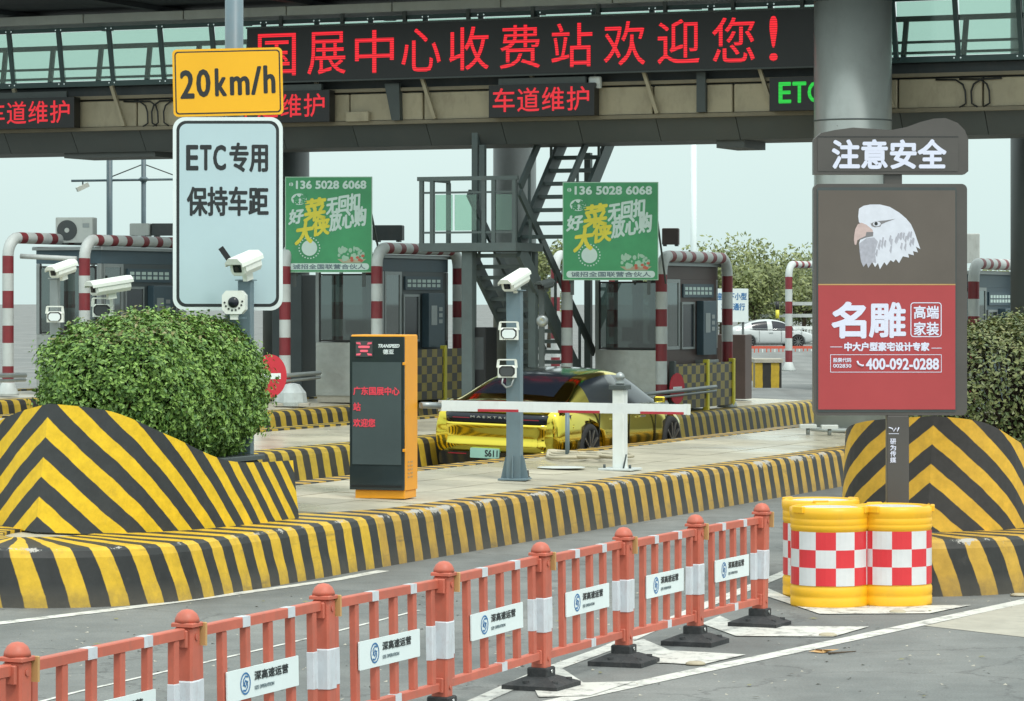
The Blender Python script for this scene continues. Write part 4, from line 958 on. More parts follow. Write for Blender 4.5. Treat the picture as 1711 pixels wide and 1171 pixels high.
# ------------------------------------------------------------------ cars
def loft_car(t, paint, top, length=5.48, wd=2.0, ht=1.53, wb=(1.12, 4.50), wheel_r=.385):
    hw = wd/2
    # stations: y, half width, sill z, shoulder z, deck z (centre)
    ST = [(0.0, .90, .36, .86, .92), (.06, .95, .30, .95, 1.06), (.30, .985, .26, 1.00, 1.125), (.85, 1.0, .24, .99, 1.10), (1.6, 1.0, .22, .96, 1.05), (2.8, .985, .22, .94, 1.02), (3.7, .985, .22, .93, 1.02), (4.4, .985, .24, .88, .96), (5.0, .93, .26, .80, .86), (5.36, .82, .30, .70, .74), (5.46, .70, .36, .60, .62)]
    b = MB(); rings = []
    for y, k, zs, zh, zd in ST:
        W = hw*k; y = y*length/5.48
        half = [(0, zs-.03), (W*.55, zs-.03), (W*.90, zs), (W*.985, zs+.10), (W, zs+(zh-zs)*.45), (W*.985, zs+(zh-zs)*.72), (W*.955, zh-.03), (W*.86, zh+.035), (W*.5, zd-.01), (0, zd)]
        ring = half + [(-x, z) for x, z in half[-2:0:-1]]
        rings.append(b.pts([(x, y, z) for x, z in ring])); n = len(ring)
    for a, c in zip(rings[:-1], rings[1:]):
        for i in range(n): b.face([a+i, a+(i+1) % n, c+(i+1) % n, c+i], sm=True)
    b.face([rings[0]+n-1-i for i in range(n)], sm=True); b.face([rings[-1]+i for i in range(n)], sm=True)
    o = b.build('body', paint, t)
    sb = o.modifiers.new('s', 'SUBSURF'); sb.levels = sb.render_levels = 2
    cm = MB()
    for y in wb:
        for s in (-1, 1): cm.tube((s*(hw-.32), y*length/5.48, wheel_r-.01), (s*(hw+.3), y*length/5.48, wheel_r-.01), wheel_r+.055, n=32)
    cu = cm.build('cutter', 'tyre', None)
    cu.matrix_world = t.matrix_basis.copy()
    bo = o.modifiers.new('b', 'BOOLEAN'); bo.object = cu; bo.operation = 'DIFFERENCE'; bo.solver = 'EXACT'
    bpy.context.view_layer.update()
    dg = bpy.context.evaluated_depsgraph_get(); me = bpy.data.meshes.new_from_object(o.evaluated_get(dg)); o.modifiers.clear(); o.data = me
    for p in me.polygons: p.use_smooth = True
    bpy.data.objects.remove(cu)
    # greenhouse: one smooth shell; glass, roof skin and painted pillars are separate slots
    k = ht/1.53
    GS = [(.36, .86, 1.02, .80, 1.075), (.60, .90, .99, .76, 1.15), (.95, .925, .97, .71, 1.275), (1.30, .93, .965, .675, 1.385), (1.66, .935, .96, .66, 1.455), (2.42, .935, .96, .655, 1.51), (2.56, .935, .96, .655, 1.512), (3.15, .93, .96, .645, 1.475), (3.62, .91, .96, .66, 1.33), (4.05, .88, .955, .72, 1.12), (4.35, .84, .93, .78, 1.0)]
    q = MB(); rr = []
    for y, kb, zb, kt, zt in GS:
        y = y*length/5.48; zt = zb+(zt-zb)*k*1.0
        half = [(hw*kb, zb-.03), (hw*(kb*.52+kt*.48)+.015, zb+(zt-zb)*.52), (hw*kt+.02, zt-.05), (hw*kt*.84, zt-.004), (hw*kt*.4, zt+.010), (0, zt+.014)]
        ring = half + [(-x, z) for x, z in half[-2::-1]]; rr.append(q.pts([(x, y, z) for x, z in ring])); nn = len(ring)
    for si, (a, c) in enumerate(zip(rr[:-1], rr[1:])):
        y0, y1 = GS[si][0], GS[si+1][0]; ym = (y0+y1)/2
        for i in range(nn-1):
            j = i if i < 5 else nn-2-i
            if j <= 1: mi = 0 if ym < 1.25 else (2 if 2.42 < ym < 2.56 else (1 if ym < 3.9 else 2))
            elif j == 2: mi = 0
            else: mi = 0 if ym < .5 else (1 if ym < 1.6 else (2 if ym < 3.15 else (1 if ym < 4.1 else 0)))
            q.face([a+i, a+i+1, c+i+1, c+i], mi, sm=True)
    ob = q.build('cabin', [paint, 'car_glass', top], t); s2 = ob.modifiers.new('s', 'SUBSURF'); s2.levels = s2.render_levels = 2
    bpy.context.view_layer.update(); dg = bpy.context.evaluated_depsgraph_get(); me = bpy.data.meshes.new_from_object(ob.evaluated_get(dg)); ob.modifiers.clear(); ob.data = me
    for p in me.polygons: p.use_smooth = True
    for s in (-1, 1):
        q = MB(); q.sweep([(s*hw*.945, .95, 1.005), (s*hw*.945, 2.5, .995), (s*hw*.945, 4.05, .985)], .012, 6); q.build('window_trim', 'chrome', t)
        mi = MB(); mi.cbox(s*hw*.95+(0 if s > 0 else -.17), s*hw*.95+(.17 if s > 0 else 0), 3.72, 3.79, 1.0, 1.09, .02); mi.build('mirror', paint, t)
        for yh in (1.95, 3.05):
            MB().box(s*hw*.975-.006+(0 if s > 0 else -.02), s*hw*.975+.006+(.02 if s > 0 else 0), yh, yh+.22, .80, .825).build('door_handle', 'chrome', t)
        for yh in (1.42, 2.62, 3.72): MB().box(s*hw*.98-.004+(0 if s > 0 else -.016), s*hw*.98+.004+(.016 if s > 0 else 0), yh, yh+.008, .34, .96).build('door_seam', 'car_black', t)
        for yw in wb:
            wl = thing('wheel', None, None, (s*(hw-.13), yw*length/5.48, wheel_r)); wl.parent = t
            q = MB(); n = 32; pr = [(wheel_r-.06, -.12), (wheel_r-.012, -.11), (wheel_r, -.08), (wheel_r, .08), (wheel_r-.012, .11), (wheel_r-.09, .122), (wheel_r-.10, .10), (.05, .07), (.05, -.1)]
            prev = None
            for r_, xx in pr:
                bb = q.pts([(xx*s, r_*math.cos(2*math.pi*i/n), r_*math.sin(2*math.pi*i/n)) for i in range(n)])
                if prev is not None:
                    for i in range(n): q.face([prev+i, prev+(i+1) % n, bb+(i+1) % n, bb+i], sm=True)
                prev = bb
            q.build('tyre', 'tyre', wl)
            q = MB(); q.tube((s*.085, 0, 0), (s*.125, 0, 0), .07, n=16)
            for k_ in range(10):
                a = 2*math.pi*k_/10; q.bar((s*.105, .05*math.cos(a), .05*math.sin(a)), (s*.115, (wheel_r-.085)*math.cos(a), (wheel_r-.085)*math.sin(a)), .035, .03, up=(1, 0, 0))
            q.build('rim', 'rim', wl)
    return t
CZ = 46.4; cx = (826-CX)*CZ/F
car = thing('parked_car', 'gold chrome wrapped saloon with black roof waiting behind the white barrier arm', 'car', (cx, CZ, gz(cx, CZ)), R(-23))
car.rotation_euler = (0, R(1.6), R(-23))
bpy.context.view_layer.update()
loft_car(car, 'gold', 'car_black', 5.5, 2.04)
def wrap(x, hw_=.93): return .34*max(0, (abs(x)/hw_-.66)/.34)**2.2
def rear_sheet(name, m, zs, hw_=.93, n=28):
    q = MB(); pr = None
    for z_, y_ in zs:
        b_ = q.pts([(-hw_+2*hw_*i/n, y_+wrap(-hw_+2*hw_*i/n), z_) for i in range(n+1)])
        if pr is not None:
            for i in range(n): q.face([pr+i, pr+i+1, b_+i+1, b_+i], sm=True)
        pr = b_
    return q.build(name, m, car)
rear_sheet('tailgate', 'gold', [(.33, .06), (.35, -.005), (.39, -.04), (.44, -.058), (.48, -.055), (.52, -.042), (.57, -.036), (.63, -.040), (.69, -.052), (.74, -.06), (.765, -.056), (.775, -.03), (.775, .03)], 1.0)
rear_sheet('light_bar', 'car_glass', [(.776, .03), (.776, -.055), (.90, -.065), (.91, -.04), (.91, .03)], .98)
rear_sheet('boot_edge', 'gold', [(.911, .03), (.912, -.05), (.96, -.06), (1.02, -.045), (1.06, .03), (1.08, .12)], .90)
for xa in (-.64, .42): MB().box(xa, xa+.26, -.062, -.055, .83, .842).build('tail_lamp', 'tail_red', car)
lb = MB(); text('M A E X T R O', -.36, .22, .840, .868, -.0665, 'chrome', car, bold=.0008)
MB().prism(rrect(-.35, .09, .275, .415, .012), -.075, .02).build('number_plate', 'plate_green', car)
text('S611', -.12, .07, .30, .39, -.0762, 'ink', car, name='plate_lettering', bold=.004)
MB().prism(rrect(-.84, .84, .17, .36, .05), -.05, .05).build('diffuser', 'car_black', car)
for xa in (-.7, .42): MB().box(xa, xa+.28, -.056, -.051, .32, .335).build('reflector_strip', 'tail_red', car)
p = at(1216, 574, 170)
car2 = thing('parked_car', 'small pale car far behind the striped arches', 'car', (p.x, 170, gz(p.x, 170)), R(-76))
bpy.context.view_layer.update()
loft_car(car2, 'car_white', 'car_white', 4.5, 1.8, 1.5, (1.05, 4.3), .34)

# ================================================================== ISLAND FURNITURE (nearest island)
def led_kiosk():
    Z = 35.0; a = at(582, 838, Z); u, v = UV_(a.x, a.y); t = thing('display_kiosk', 'orange and black display kiosk with red LED text on the island', 'display kiosk', (at(630, 0, Z).x, Z, gz(at(630,0,Z).x, Z)+.5), R(-18))
    W = .62; D = .42; H = 1.74
    MB().cbox(-W/2+.05, W/2-.01, .03, D-.02, 0, .085, .006).build('plinth', 'kiosk_orange', t)
    MB().cbox(-W/2, W/2, .028, D, .087, H, .012).build('cabinet', 'kiosk_orange', t)
    MB().prism(rrect(-W/2, W/2-.005, .09, H-.02, .008), 0, .026).build('glass_front', 'kiosk_glass', t)
    sc_ = MB().prism(rrect(-W/2+.03, W/2-.035, .36, H-.29, .006), -.006, -.001).build('screen', 'kiosk_screen', t)
    # red cross lamp: four bars of dots
    cr = MB().prism(rrect(-.24, -.05, H-.235, H-.065, .008), -.005, -.001).build('signal_lamp', 'dark_panel', t)
    q = MB(); cx_, cz_ = -.145, H-.15
    for sx_ in (-1, 1):
        for sz_ in (-1, 1):
            q.prism([(cx_+sx_*a_, cz_+sz_*b_) for a_, b_ in (((.045, .07), (.09, .07), (.085, .052), (.035, .045)) if sx_*sz_ > 0 else ((.035, .045), (.085, .052), (.09, .07), (.045, .07)))], -.011, -.0055)
    q.prism(rrect(cx_-.065, cx_+.065, cz_+.008, cz_+.034, .012), -.011, -.0055); q.prism(rrect(cx_-.045, cx_+.045, cz_-.034, cz_-.010, .012), -.011, -.0055)
    q.build('cross_light', 'led_cross', cr)
    text('TRANSPEED', .01, .25, H-.135, H-.10, -.0045, 'sign_edge', t, bold=.0025, shear=.25)
    text('德亚', .07, .19, H-.205, H-.155, -.0045, 'sign_edge', t, bold=.002)
    for s_, x0_, x1_, zz in (('广东国展中心', -.265, .255, 1.10), ('站', -.265, -.185, .93), ('欢迎您', -.265, -.02, .76)):
        text(s_, x0_, x1_, zz, zz+.085, -.009, 'led_kiosk', sc_, bold=.003)
    for z_ in (1.42, .50): MB().cbox(W/2-.02, W/2+.012, -.012, .02, z_, z_+.03, .004).build('hinge', 'kiosk_orange', t)
    q = MB()
    for i in range(5):
        for j in range(2): q.box(W/2+.001, W/2+.005, .1+j*.09, .16+j*.09, .22+i*.04, .235+i*.04)
    q.build('vent', 'tan', t)
    MB().box(-W/2+.02, W/2-.03, -.004, -.001, .12, .14).build('kick_strip', 'black', t)
led_kiosk()
# barrier arm + its rest post
t = thing('barrier_arm', 'white barrier arm with red bands lying across the gold car', 'barrier arm', at(703, 677, 35.3)); p1 = at(1145, 684, 37.6)-t.location; p0 = at(735, 677.5, 35.45)-t.location
MB().tube((0, 0, 0), p0, .035, n=12).build('pivot_shaft', 'brushed', t)
MB().bar(p0, p1, .06, .115).build('arm', 'white_paint', t)
d = (p1-p0)
for f0, f1 in ((.14, .30), (.46, .63), (.80, .985)):
    sd_ = d.cross(Vector((0, 0, 1))).normalized()*.0325; a = p0+d*f0+sd_; c = p0+d*f1+sd_; a.z -= .044; c.z -= .044; MB().bar(a, c, .004, .028).build('red_band', 'arm_red', t)
MB().bar(p1+Vector((0,0,0)), p1+d.normalized()*.05, .07, .125).build('end_cap', 'cam_white', t)
p = at(1036, 789, 41); t = thing('rest_post', 'white square post with round finial supporting the barrier arm', 'post', (p.x, 41, gz(p.x, 41)+.5), R(-23))
MB().cbox(-.22, .22, -.2, .2, 0, .025, .01).build('base_plate', 'pipe_white', t)
MB().cbox(-.075, .075, -.075, .075, .026, 1.0, .01).build('shaft', 'white_paint', t)
MB().cbox(-.11, .11, -.11, .11, 1.002, 1.06, .01).build('collar', 'dark_steel', t)
MB().lathe([(.05, 1.06), (.06, 1.085), (.035, 1.11), (.055, 1.135), (.06, 1.16), (.05, 1.19), (.02, 1.215), (.0001, 1.22)], 20).build('finial', 'brushed', t)
for sx_ in (-.17, .17): MB().tube((sx_, -.1, .026), (sx_, -.1, .07), .018, n=8).build('bolt', 'dark_steel', t)
MB().tube((.09, -.12, .02), (.13, -.12, .2), .012, n=6).build('cable_stub', 'dark_steel', t)
# thin stand pipe with a coil of hose
p = at(948, 775, 43); zz = gz(p.x, 43)+.5; t = thing('stand_pipe', 'thin grey stand pipe rising from a coil of hose', 'pipe', (p.x, 43, zz))
MB().tube((0, 0, 0), (0, 0, .60), .03).build('pipe', 'pole_blue', t)
t = thing('hose_coil', 'beige hose coiled round the thin stand pipe', 'hose', (p.x, 43, zz+.02)); q = MB()
for k in range(3): q.sweep([(.26*math.cos(a+.5*k)*(1+.35*k)+.10*k, .7*math.sin(a)+.1, .02+.012*k+.008*math.sin(3*a+k)) for a in [R(15*i+20*k) for i in range(24)]], .022, 7)
q.sweep([(.3, -.4, .03), (.6, -.55, .025), (.85, -.2, .025), (.8, .4, .025)], .022, 7); q.build('hose', 'hose', t)
p = at(925, 787, 40.5); t = thing('manhole_cover', 'pale round inspection cover set in the island paving', 'manhole cover', (p.x+.1, 41.0, gz(p.x, 41)+.508)); MB().lathe([(.30, 0), (.30, .003), (.28, .004), (.0001, .004)], 28).build('cover', 'ac_white', t)
# camera posts
def camera_post(label, x, ytop, ybase, Z, wpx, flare=True, m='pole_blue'):
    p = at(x, ybase, Z); zb = gz(p.x, Z)+.5; zt = at(x, ytop, Z).z; w_ = wpx*Z/F/2
    t = thing('camera_post', label, 'post', (p.x, Z, zb), R(-12), 'posts carrying surveillance cameras'); H = zt-zb
    MB().cbox(-w_, w_, -w_, w_, .02, H, .006).build('shaft', m, t)
    MB().cbox(-w_*1.35, w_*1.35, -w_*1.35, w_*1.35, H+.001, H+.012, .003).build('top_plate', m, t)
    if flare:
        MB().cbox(-w_*2, w_*2, -w_*2, w_*2, 0, .02, .004).build('base_plate', m, t)
        for s in (-1, 1):
            MB().prism([(s*w_, .02), (s*w_*1.95, .02), (s*w_*1.35, .26), (s*w_, .30)][::s], -.008, .008).build('gusset', m, t)
        q = MB(); 
        for s in (-1, 1): q.bar((0, s*w_*1.4, .02), (0, s*w_*1.02, .28), .012, w_*.8, up=(0, s, 0))
        q.build('gusset', m, t)
    return t
def bullet(label, x, y, Z, ln, yaw, size=.13, tilt=10, parent_post=None, dark=False, group='box shaped surveillance cameras on posts'):
    """housing whose window end points toward -y of its own frame; yaw turns it; x,y is the pixel of its middle."""
    p = at(x, y, Z); t = thing('surveillance_camera', label, 'camera', p, R(yaw), group)
    t.rotation_euler = (R(tilt), 0, R(yaw)); w_ = size/2; m = 'cam_white' if not dark else 'dark_steel'
    q = MB(); prof = [(-w_, -w_*.5), (-w_*.7, -w_*.95), (w_*.7, -w_*.95), (w_, -w_*.5), (w_, w_*.35), (-w_, w_*.35)]
    q.prism(prof, -ln/2+.03, ln/2-.02); q.build('housing', m, t)
    sh = [(-w_*1.12, w_*.1), (-w_*1.02, w_*.1), (-w_*.98, w_*.37), (w_*.98, w_*.37), (w_*1.02, w_*.1), (w_*1.12, w_*.1), (w_*1.08, w_*.5), (w_*.6, w_*.95), (-w_*.6, w_*.95), (-w_*1.08, w_*.5)]
    q = MB(); q.prism(sh, -ln/2-.03, ln/2+.01); q.build('sun_shield', m, t)
    MB().prism(rrect(-w_*.86, w_*.86, -w_*.8, w_*.3, w_*.2), -ln/2+.02, -ln/2+.029).build('front_plate', m if not dark else 'black', t)
    MB().prism(rrect(-w_*.5, w_*.5, -w_*.55, w_*.2, w_*.1), -ln/2+.012, -ln/2+.019).build('window', 'car_glass', t)
    MB().tube((0, -ln/2+.011, -w_*.2), (0, -ln/2+.004, -w_*.2), w_*.26, n=16).build('lens', 'black', t)
    MB().cbox(-w_*.3, w_*.3, -.05, .05, -w_*1.7, -w_*.96, .004).build('mount', m, t)
    return t
def floodlamp(label, x, y, Z, s=.19, yaw=-5, on=True):
    p = at(x, y, Z); t = thing('strobe_lamp', label, 'lamp', p, R(yaw), 'square strobe lamps on the camera posts'); h = s/2
    MB().cbox(-h, h, 0, .11, -h*.75, h*.55, .02).build('housing', 'cam_white', t)
    oc = [(h*.85, -h*.3), (h*.85, h*.2), (h*.55, h*.48), (-h*.55, h*.48), (-h*.85, h*.2), (-h*.85, -h*.3), (-h*.55, -h*.62), (h*.55, -h*.62)][::-1]
    MB().prism(oc[::-1], -.008, -.001).build('bezel', 'black', t)
    MB().prism([(x_*.82, z_*.82-.006) for x_, z_ in oc][::-1], -.012, -.009).build('lens', 'sign_edge' if on else 'dark_panel', t)
    q = MB(); q.bar((-h, .02, h*.3), (-h*.9, .02, h*1.15), .015, .03, up=(1, 0, 0)); q.bar((h, .02, h*.3), (h*.9, .02, h*1.15), .015, .03, up=(1, 0, 0)); q.bar((-h*.92, .02, h*1.15), (h*.92, .02, h*1.15), .03, .015); q.build('bracket', 'cam_white', t)
    return t
camera_post('grey camera post standing in the middle of the island behind the barrier arm', 860, 486, 810, 38.6, 24)
bullet('white camera on top of the grey post behind the barrier arm', 861, 468, 38.5, .42, -32, .17, 18)
floodlamp('upper pale square lamp on the post behind the barrier arm', 850, 556, 38.4, .22)
floodlamp('lower dark faced square lamp on the post, just above the barrier arm', 847, 619, 38.4, .22, on=False)
t = thing('lamp_cable', 'grey looped cable hanging under the lower square lamp', 'cable', at(846, 636, 38.42)); MB().sweep([(-.04, 0, .03), (-.05, 0, -.03), (0, 0, -.08), (.06, 0, -.06), (.09, 0, .04)], .012, 7).build('cable', 'brushed', t)
camera_post('grey camera post rising out of the clipped bush', 411, 469, 750, 32.6, 22, False)
bullet('large white camera above the bush, dark flap beside it, in front of the white sign', 410, 440, 32.4, .30, -35, .20, 16)
t = thing('antenna_flap', 'dark flat antenna sticking up beside the camera in front of the white sign', 'antenna', at(378, 427, 32.5)); MB().bar((.07, 0, -.10), (-.055, 0, .08), .02, .055, up=(0, 0, 1)).build('blade', 'black', t)
t = thing('dome_camera', 'rounded white camera ringed with infrared lamps, in front of the white sign', 'camera', at(390, 505, 32.3), R(-6))
MB().prism([(x_, z_) for x_, z_ in [(-.075, -.115), (.075, -.115), (.115, -.07), (.115, .07), (.075, .115), (-.075, .115), (-.115, .07), (-.115, -.07)]], 0, .14).build('housing', 'cam_white', t)
MB().lathe([(.055, 0), (.052, .012), (.035, .026), (.0001, .032)], 20).build('lens', 'car_glass', t).rotation_euler = (R(90), 0, 0)
q = MB()
for k in range(8):
    a = R(188+k*24.5); q.prism(circle(.088*math.cos(a), .088*math.sin(a)+.01, .010, n=8), -.006, -.001)
q.build('infrared_lamp', 'black', t)
MB().cbox(-.04, .04, .02, .08, -.17, -.117, .005).build('mount', 'cam_white', t)
q = MB(); q.box(.03, .12, .04, .06, -.16, -.145); q.build('bracket', 'pole_blue', t)
camera_post('pale post carrying the small camera at the far side of the bush', 92, 466, 690, 39.7, 14, False, 'brushed')
bullet('small white camera between the two striped arches above the bush', 104, 449, 39.6, .36, -36, .16, 14)
floodlamp('pale square lamp low on the pale post at the edge of the bush', 91, 528, 39.5, .2)
camera_post('short post hidden by the bush under the long white camera', 184, 493, 640, 33.6, 12, False, 'brushed')
bullet('long white camera above the bush in front of the dark booth', 184, 477, 33.4, .44, -52, .16, 8)
floodlamp('pale square lamp just showing over the top of the bush', 170, 517, 33.5, .2, on=False)
camera_post('slim dark post beside the foot of the stairs', 905, 482, 690, 54, 9, False, 'dark_steel')
bullet('small dark camera beside the stairs under the second green advert', 911, 475, 53.8, .3, -40, .15, 10, dark=True)
t = thing('dome_camera', 'small round grey camera on the slim dark post beside the stairs', 'camera', at(906, 536, 53.7)); MB().lathe([(.09, 0), (.10, .03), (.07, .06), (.04, .06), (.0001, .05)], 18).build('housing', 'brushed', t).rotation_euler = (R(90), 0, 0)
p = at(882, 806, 39); t = thing('anchor_bolt', 'single black anchor bolt in the paving beside the grey camera post', 'bolt', (p.x, 39, gz(p.x, 39)+.5)); MB().tube((0, 0, 0), (0, 0, .09), .012, n=8).build('rod', 'black', t); MB().tube((0, 0, 0), (0, 0, .02), .028, n=6).build('nut', 'black', t)
for xx, lab in ((1350, 'small grey spotlight on the paving left of the large column'), (1386, 'small grey spotlight at the foot of the large column')):
    p = at(xx, 722, 51); t = thing('spotlight', lab, 'spotlight', (p.x, 51, gz(p.x, 51)+.5)); MB().tube((0, 0, 0), (0, 0, .1), .03, n=8).build('stem', 'brushed', t); MB().cbox(-.13, .13, -.08, .08, .1, .16, .01).build('head', 'ac_white', t)

# stop discs with their arms
def stop_disc(label, x, y, Z, r, yaw, x2, y2, Z2, x3=None, y3=None, Z3=None):
    t = thing('stop_disc', label, 'stop sign', at(x, y, Z), R(yaw), 'red discs on the lane booms')
    o = MB().prism(circle(0, 0, r, n=32), 0, .02).build('disc', 'red_disc', t); MB().prism(rrect(-r*.62, r*.62, -r*.15, r*.12, .01), -.004, -.001).build('bar_mark', 'sign_edge', t)
    MB().box(-.03, .03, .021, .05, -.05, .05).build('clamp', 'dark_steel', t)
stop_disc('red disc with white bar on the boom beyond the gold car', 1132, 649, 57.2, .27, 60, 0, 0, 0)
stop_disc('red disc with white bar peeking out beside the bush', 452, 628, 49, .32, 45, 0, 0, 0)
def boom(label, a, c):
    t = thing('lane_boom', label, 'boom', a, 0, 'folded booms of the other lanes'); d = c-a
    MB().tube((0, 0, 0), d, .035, n=10).build('tube', 'brushed', t); MB().tube((0, 0, -.09), d+Vector((0, 0, -.07)), .025, n=8).build('tube', 'brushed', t)
boom('thin steel boom running behind the red disc beyond the gold car', at(1045, 662, 55.5), at(1196, 646, 58.5))
boom('thin steel boom running from the red disc past the bush', at(455, 629, 49.2), at(534, 623, 51.5))
boom('white boom end entering the frame left of the bush', at(-30, 627, 48), at(42, 627, 49.5))
# bagged ballast on the second island
p = at(488, 665, 56); t = thing('concrete_base', 'lumpy pale ballast bag beside the red disc near the bush', 'ballast', (p.x, 56, gz(p.x, 56)+.5)); q = MB()
q.lathe([(.24, 0), (.26, .06), (.24, .22), (.13, .36), (.05, .38)], 9, sm=False); q.build('bag', 'bag', t); MB().cbox(-.3, .3, -.2, .2, -.0, .05, .01).build('tray', 'concrete', t)
t = thing('utility_cabinet', 'tall black cabinet under the staircase landing', 'cabinet', (at(793, 0, 56).x, 56, gz_v(-22.4)+.5), -PH); MB().cbox(-.2, .2, 0, .5, 0, 1.42, .01).build('body', 'black', t); MB().box(-.17, .17, -.006, -.001, .7, 1.25).build('door', 'dark_panel', t)
t = thing('utility_cabinet', 'dark red cabinet behind the striped arch near the distant car', 'cabinet', (at(1219, 0, 64).x, 64, gz_v(-21)+.5), -PH); MB().cbox(-.32, .32, 0, .4, 0, 1.25, .01).build('body', 'booth_brown', t)
t = lane_thing('utility_cabinet', 'grey steel cabinet behind the dark column near the white sign', 'cabinet', 53.0, -26.9, gz_v(-27)+.5); MB().cbox(-.3, .3, 0, .6, 0, 2.2, .01).build('body', 'booth_grey', t)

# ------------------------------------------------------------------ the two road signs
Z = 32.9
pp = at(391, 0, 33.0); pole = thing('sign_pole', 'tall blue grey round pole holding the yellow and white road signs', 'pole', (pp.x, 33.02, gz(pp.x, 33)+.5))
MB().tube((0, 0, 0), (0, 0, 6.4), .092, n=24).build('shaft', 'pole_blue', pole)
MB().lathe([(.2, 0), (.2, .03), (.1, .05)], 20).build('base_plate', 'pole_blue', pole)
def sign_plate(t, W, H, r, face, edge, border_in, bw):
    MB().prism(rrect(-W/2, W/2, -H/2, H/2, r, 8), 0, .022).build('plate', edge, t)
    MB().prism(rrect(-W/2+border_in, W/2-border_in, -H/2+border_in, H/2-border_in, r*.8, 8), -.002, -.0003).build('border', 'ink', t)
    q = border_in+bw
    MB().prism(rrect(-W/2+q, W/2-q, -H/2+q, H/2-q, r*.62, 8), -.004, -.0023).build('face', face, t)
k = Z/F
t = thing('road_sign', 'yellow speed sign reading 20km/h at the top of the pole', 'road sign', at(382, 138, Z)+Vector((0, -.1, 0))); t.rotation_euler = (0, R(-1.3), R(0)); sign_plate(t, 183*k, 112*k, .045, 'sign_yellow', 'sign_yellow', .022, .013)
for c_, a_, b_, y0_, y1_ in (('2', 304, 325, 118, 163), ('0', 331, 352, 117, 161), ('k', 362, 379, 116, 160), ('m', 387, 417, 130, 159), ('/', 422, 437, 114, 159), ('h', 443, 460, 113, 157)):
    text(c_, (a_-382)*k, (b_-382)*k, (138-y1_+(a_-382)*-.0)*k, (138-y0_)*k, -.0055, 'ink', t, bold=.009)
for z_ in (-.2, .2): MB().box(-.12, .12, .024, .06, z_-.02, z_+.02).build('clamp', 'brushed', t)
t = thing('road_sign', 'tall white road sign reading ETC with a black border', 'road sign', at(382, 357.5, Z)+Vector((0, -.1, 0))); sign_plate(t, 183*k, 322*k, .12, 'sign_white', 'sign_edge', .036, .03)
yc = 357.5
def zz(y): return (yc-y)*k
for c_, a_, b_ in (('E', 314, 332), ('T', 337, 354), ('C', 359, 378)): text(c_, (a_-382)*k, (b_-382)*k, zz(284), zz(244), -.0055, 'ink', t, bold=.008)
text('专用', (386-382)*k, (448-382)*k, zz(287), zz(240), -.0055, 'ink', t, bold=.008)
text('保持车距', (315-382)*k, (449-382)*k, zz(360), zz(313), -.0055, 'ink', t, bold=.0075)
for z_ in (-.5, .5): MB().box(-.12, .12, .024, .06, z_-.02, z_+.02).build('clamp', 'brushed', t)

# ------------------------------------------------------------------ clipped bush and hedge
def bush(name, label, cat, cu, cv, z0, z1, hu, hv, n, seed, mats, leaf=(.022, .045), pw=3.2, gap=0.0, lowtrim=None):
    rnd = random.Random(seed); t = lane_thing(name, label, cat, cu, cv, z0); H = z1-z0; q = MB()
    def rad(d):
        # superellipsoid with lumps
        a = (abs(d.x/hv)**pw + abs(d.y/hu)**pw + abs(d.z/(H/2))**pw)**(-1/pw)
        l = 1 + .035*math.sin(d.x*7+d.z*5+seed) + .03*math.sin(d.y*9-d.z*7) + .03*math.sin(d.x*15+d.y*11+d.z*13)
        return a*l
    # dark inner mass of twigs
    tw = MB()
    for k in range(260):
        d = Vector((rnd.gauss(0, 1), rnd.gauss(0, 1), rnd.gauss(0, 1))).normalized(); p = d*rad(d)*.9+Vector((0, 0, H/2)); b0 = Vector((rnd.uniform(-.1, .1), rnd.uniform(-.1, .1), .0 if rnd.random() < .5 else H*.3))
        tw.tube(b0, p, .012, .004, 4, cap=False)
    tw.tube((0, 0, -.1), (0, 0, H*.5), .07, .04, 7); tw.build('branches', 'bark', t)
    for i in range(n):
        d = Vector((rnd.gauss(0, 1), rnd.gauss(0, 1), rnd.gauss(0, 1))).normalized()
        # even out over the box-like surface
        r = rad(d); f = 1 - abs(rnd.gauss(0, .085)) + .03*math.sin(d.x*23+d.z*19)*math.sin(d.y*21+d.z*17)
        if rnd.random() < .05: f = 1 + rnd.uniform(0, .09)
        p = d*r*f
        if lowtrim and lowtrim(p, rnd): continue
        nrm = Vector((math.copysign(abs(p.x/hv)**(pw-1)/hv, p.x), math.copysign(abs(p.y/hu)**(pw-1)/hu, p.y), math.copysign(abs(p.z/(H/2))**(pw-1)/(H/2), p.z))).normalized()
        nrm = (nrm*1.0 + Vector((rnd.gauss(0, .5), rnd.gauss(0, .5), rnd.gauss(.25, .5)))).normalized()
        a = (nrm.orthogonal().normalized()); a = Matrix.Rotation(rnd.uniform(0, 6.28), 3, nrm) @ a; c = nrm.cross(a); s = rnd.uniform(*leaf)
        P = p + Vector((0, 0, H/2)); fold = nrm*s*.22
        j = q.pts([P-a*s, P-a*s*.2+c*s*.55+fold, P+a*s, P-a*s*.2-c*s*.55+fold])
        mi = 1 if (len(mats) > 1 and p.z > H*.33 and rnd.random() < .16) else 0
        q.face([j, j+1, j+2], mi); q.face([j, j+2, j+3], mi)
    o = q.build('foliage', mats, t); o['kind'] = 'stuff'
    return t
# centre derived on the island between the walls of the crash nose
def trimL(p, rnd):      # ragged underside on the lane side
    return p.z < -.62 and rnd.random() < .6
bush('clipped_bush', 'dense round clipped green bush behind the chevron crash nose', 'bush', 27.95, -15.63, .98, 2.48, 1.46, .84, 88000, 3, ['leaf_bush', 'leaf_bush_dry'], leaf=(.016, .034), pw=2.55, lowtrim=trimL)
bush('hedge', 'clipped hedge behind the lightbox and second crash nose', 'hedge', 32.9, -8.35, .75, 2.42, 2.1, .95, 60000, 9, ['leaf_hedge', 'leaf_bush_dry'], leaf=(.018, .036), pw=2.8)

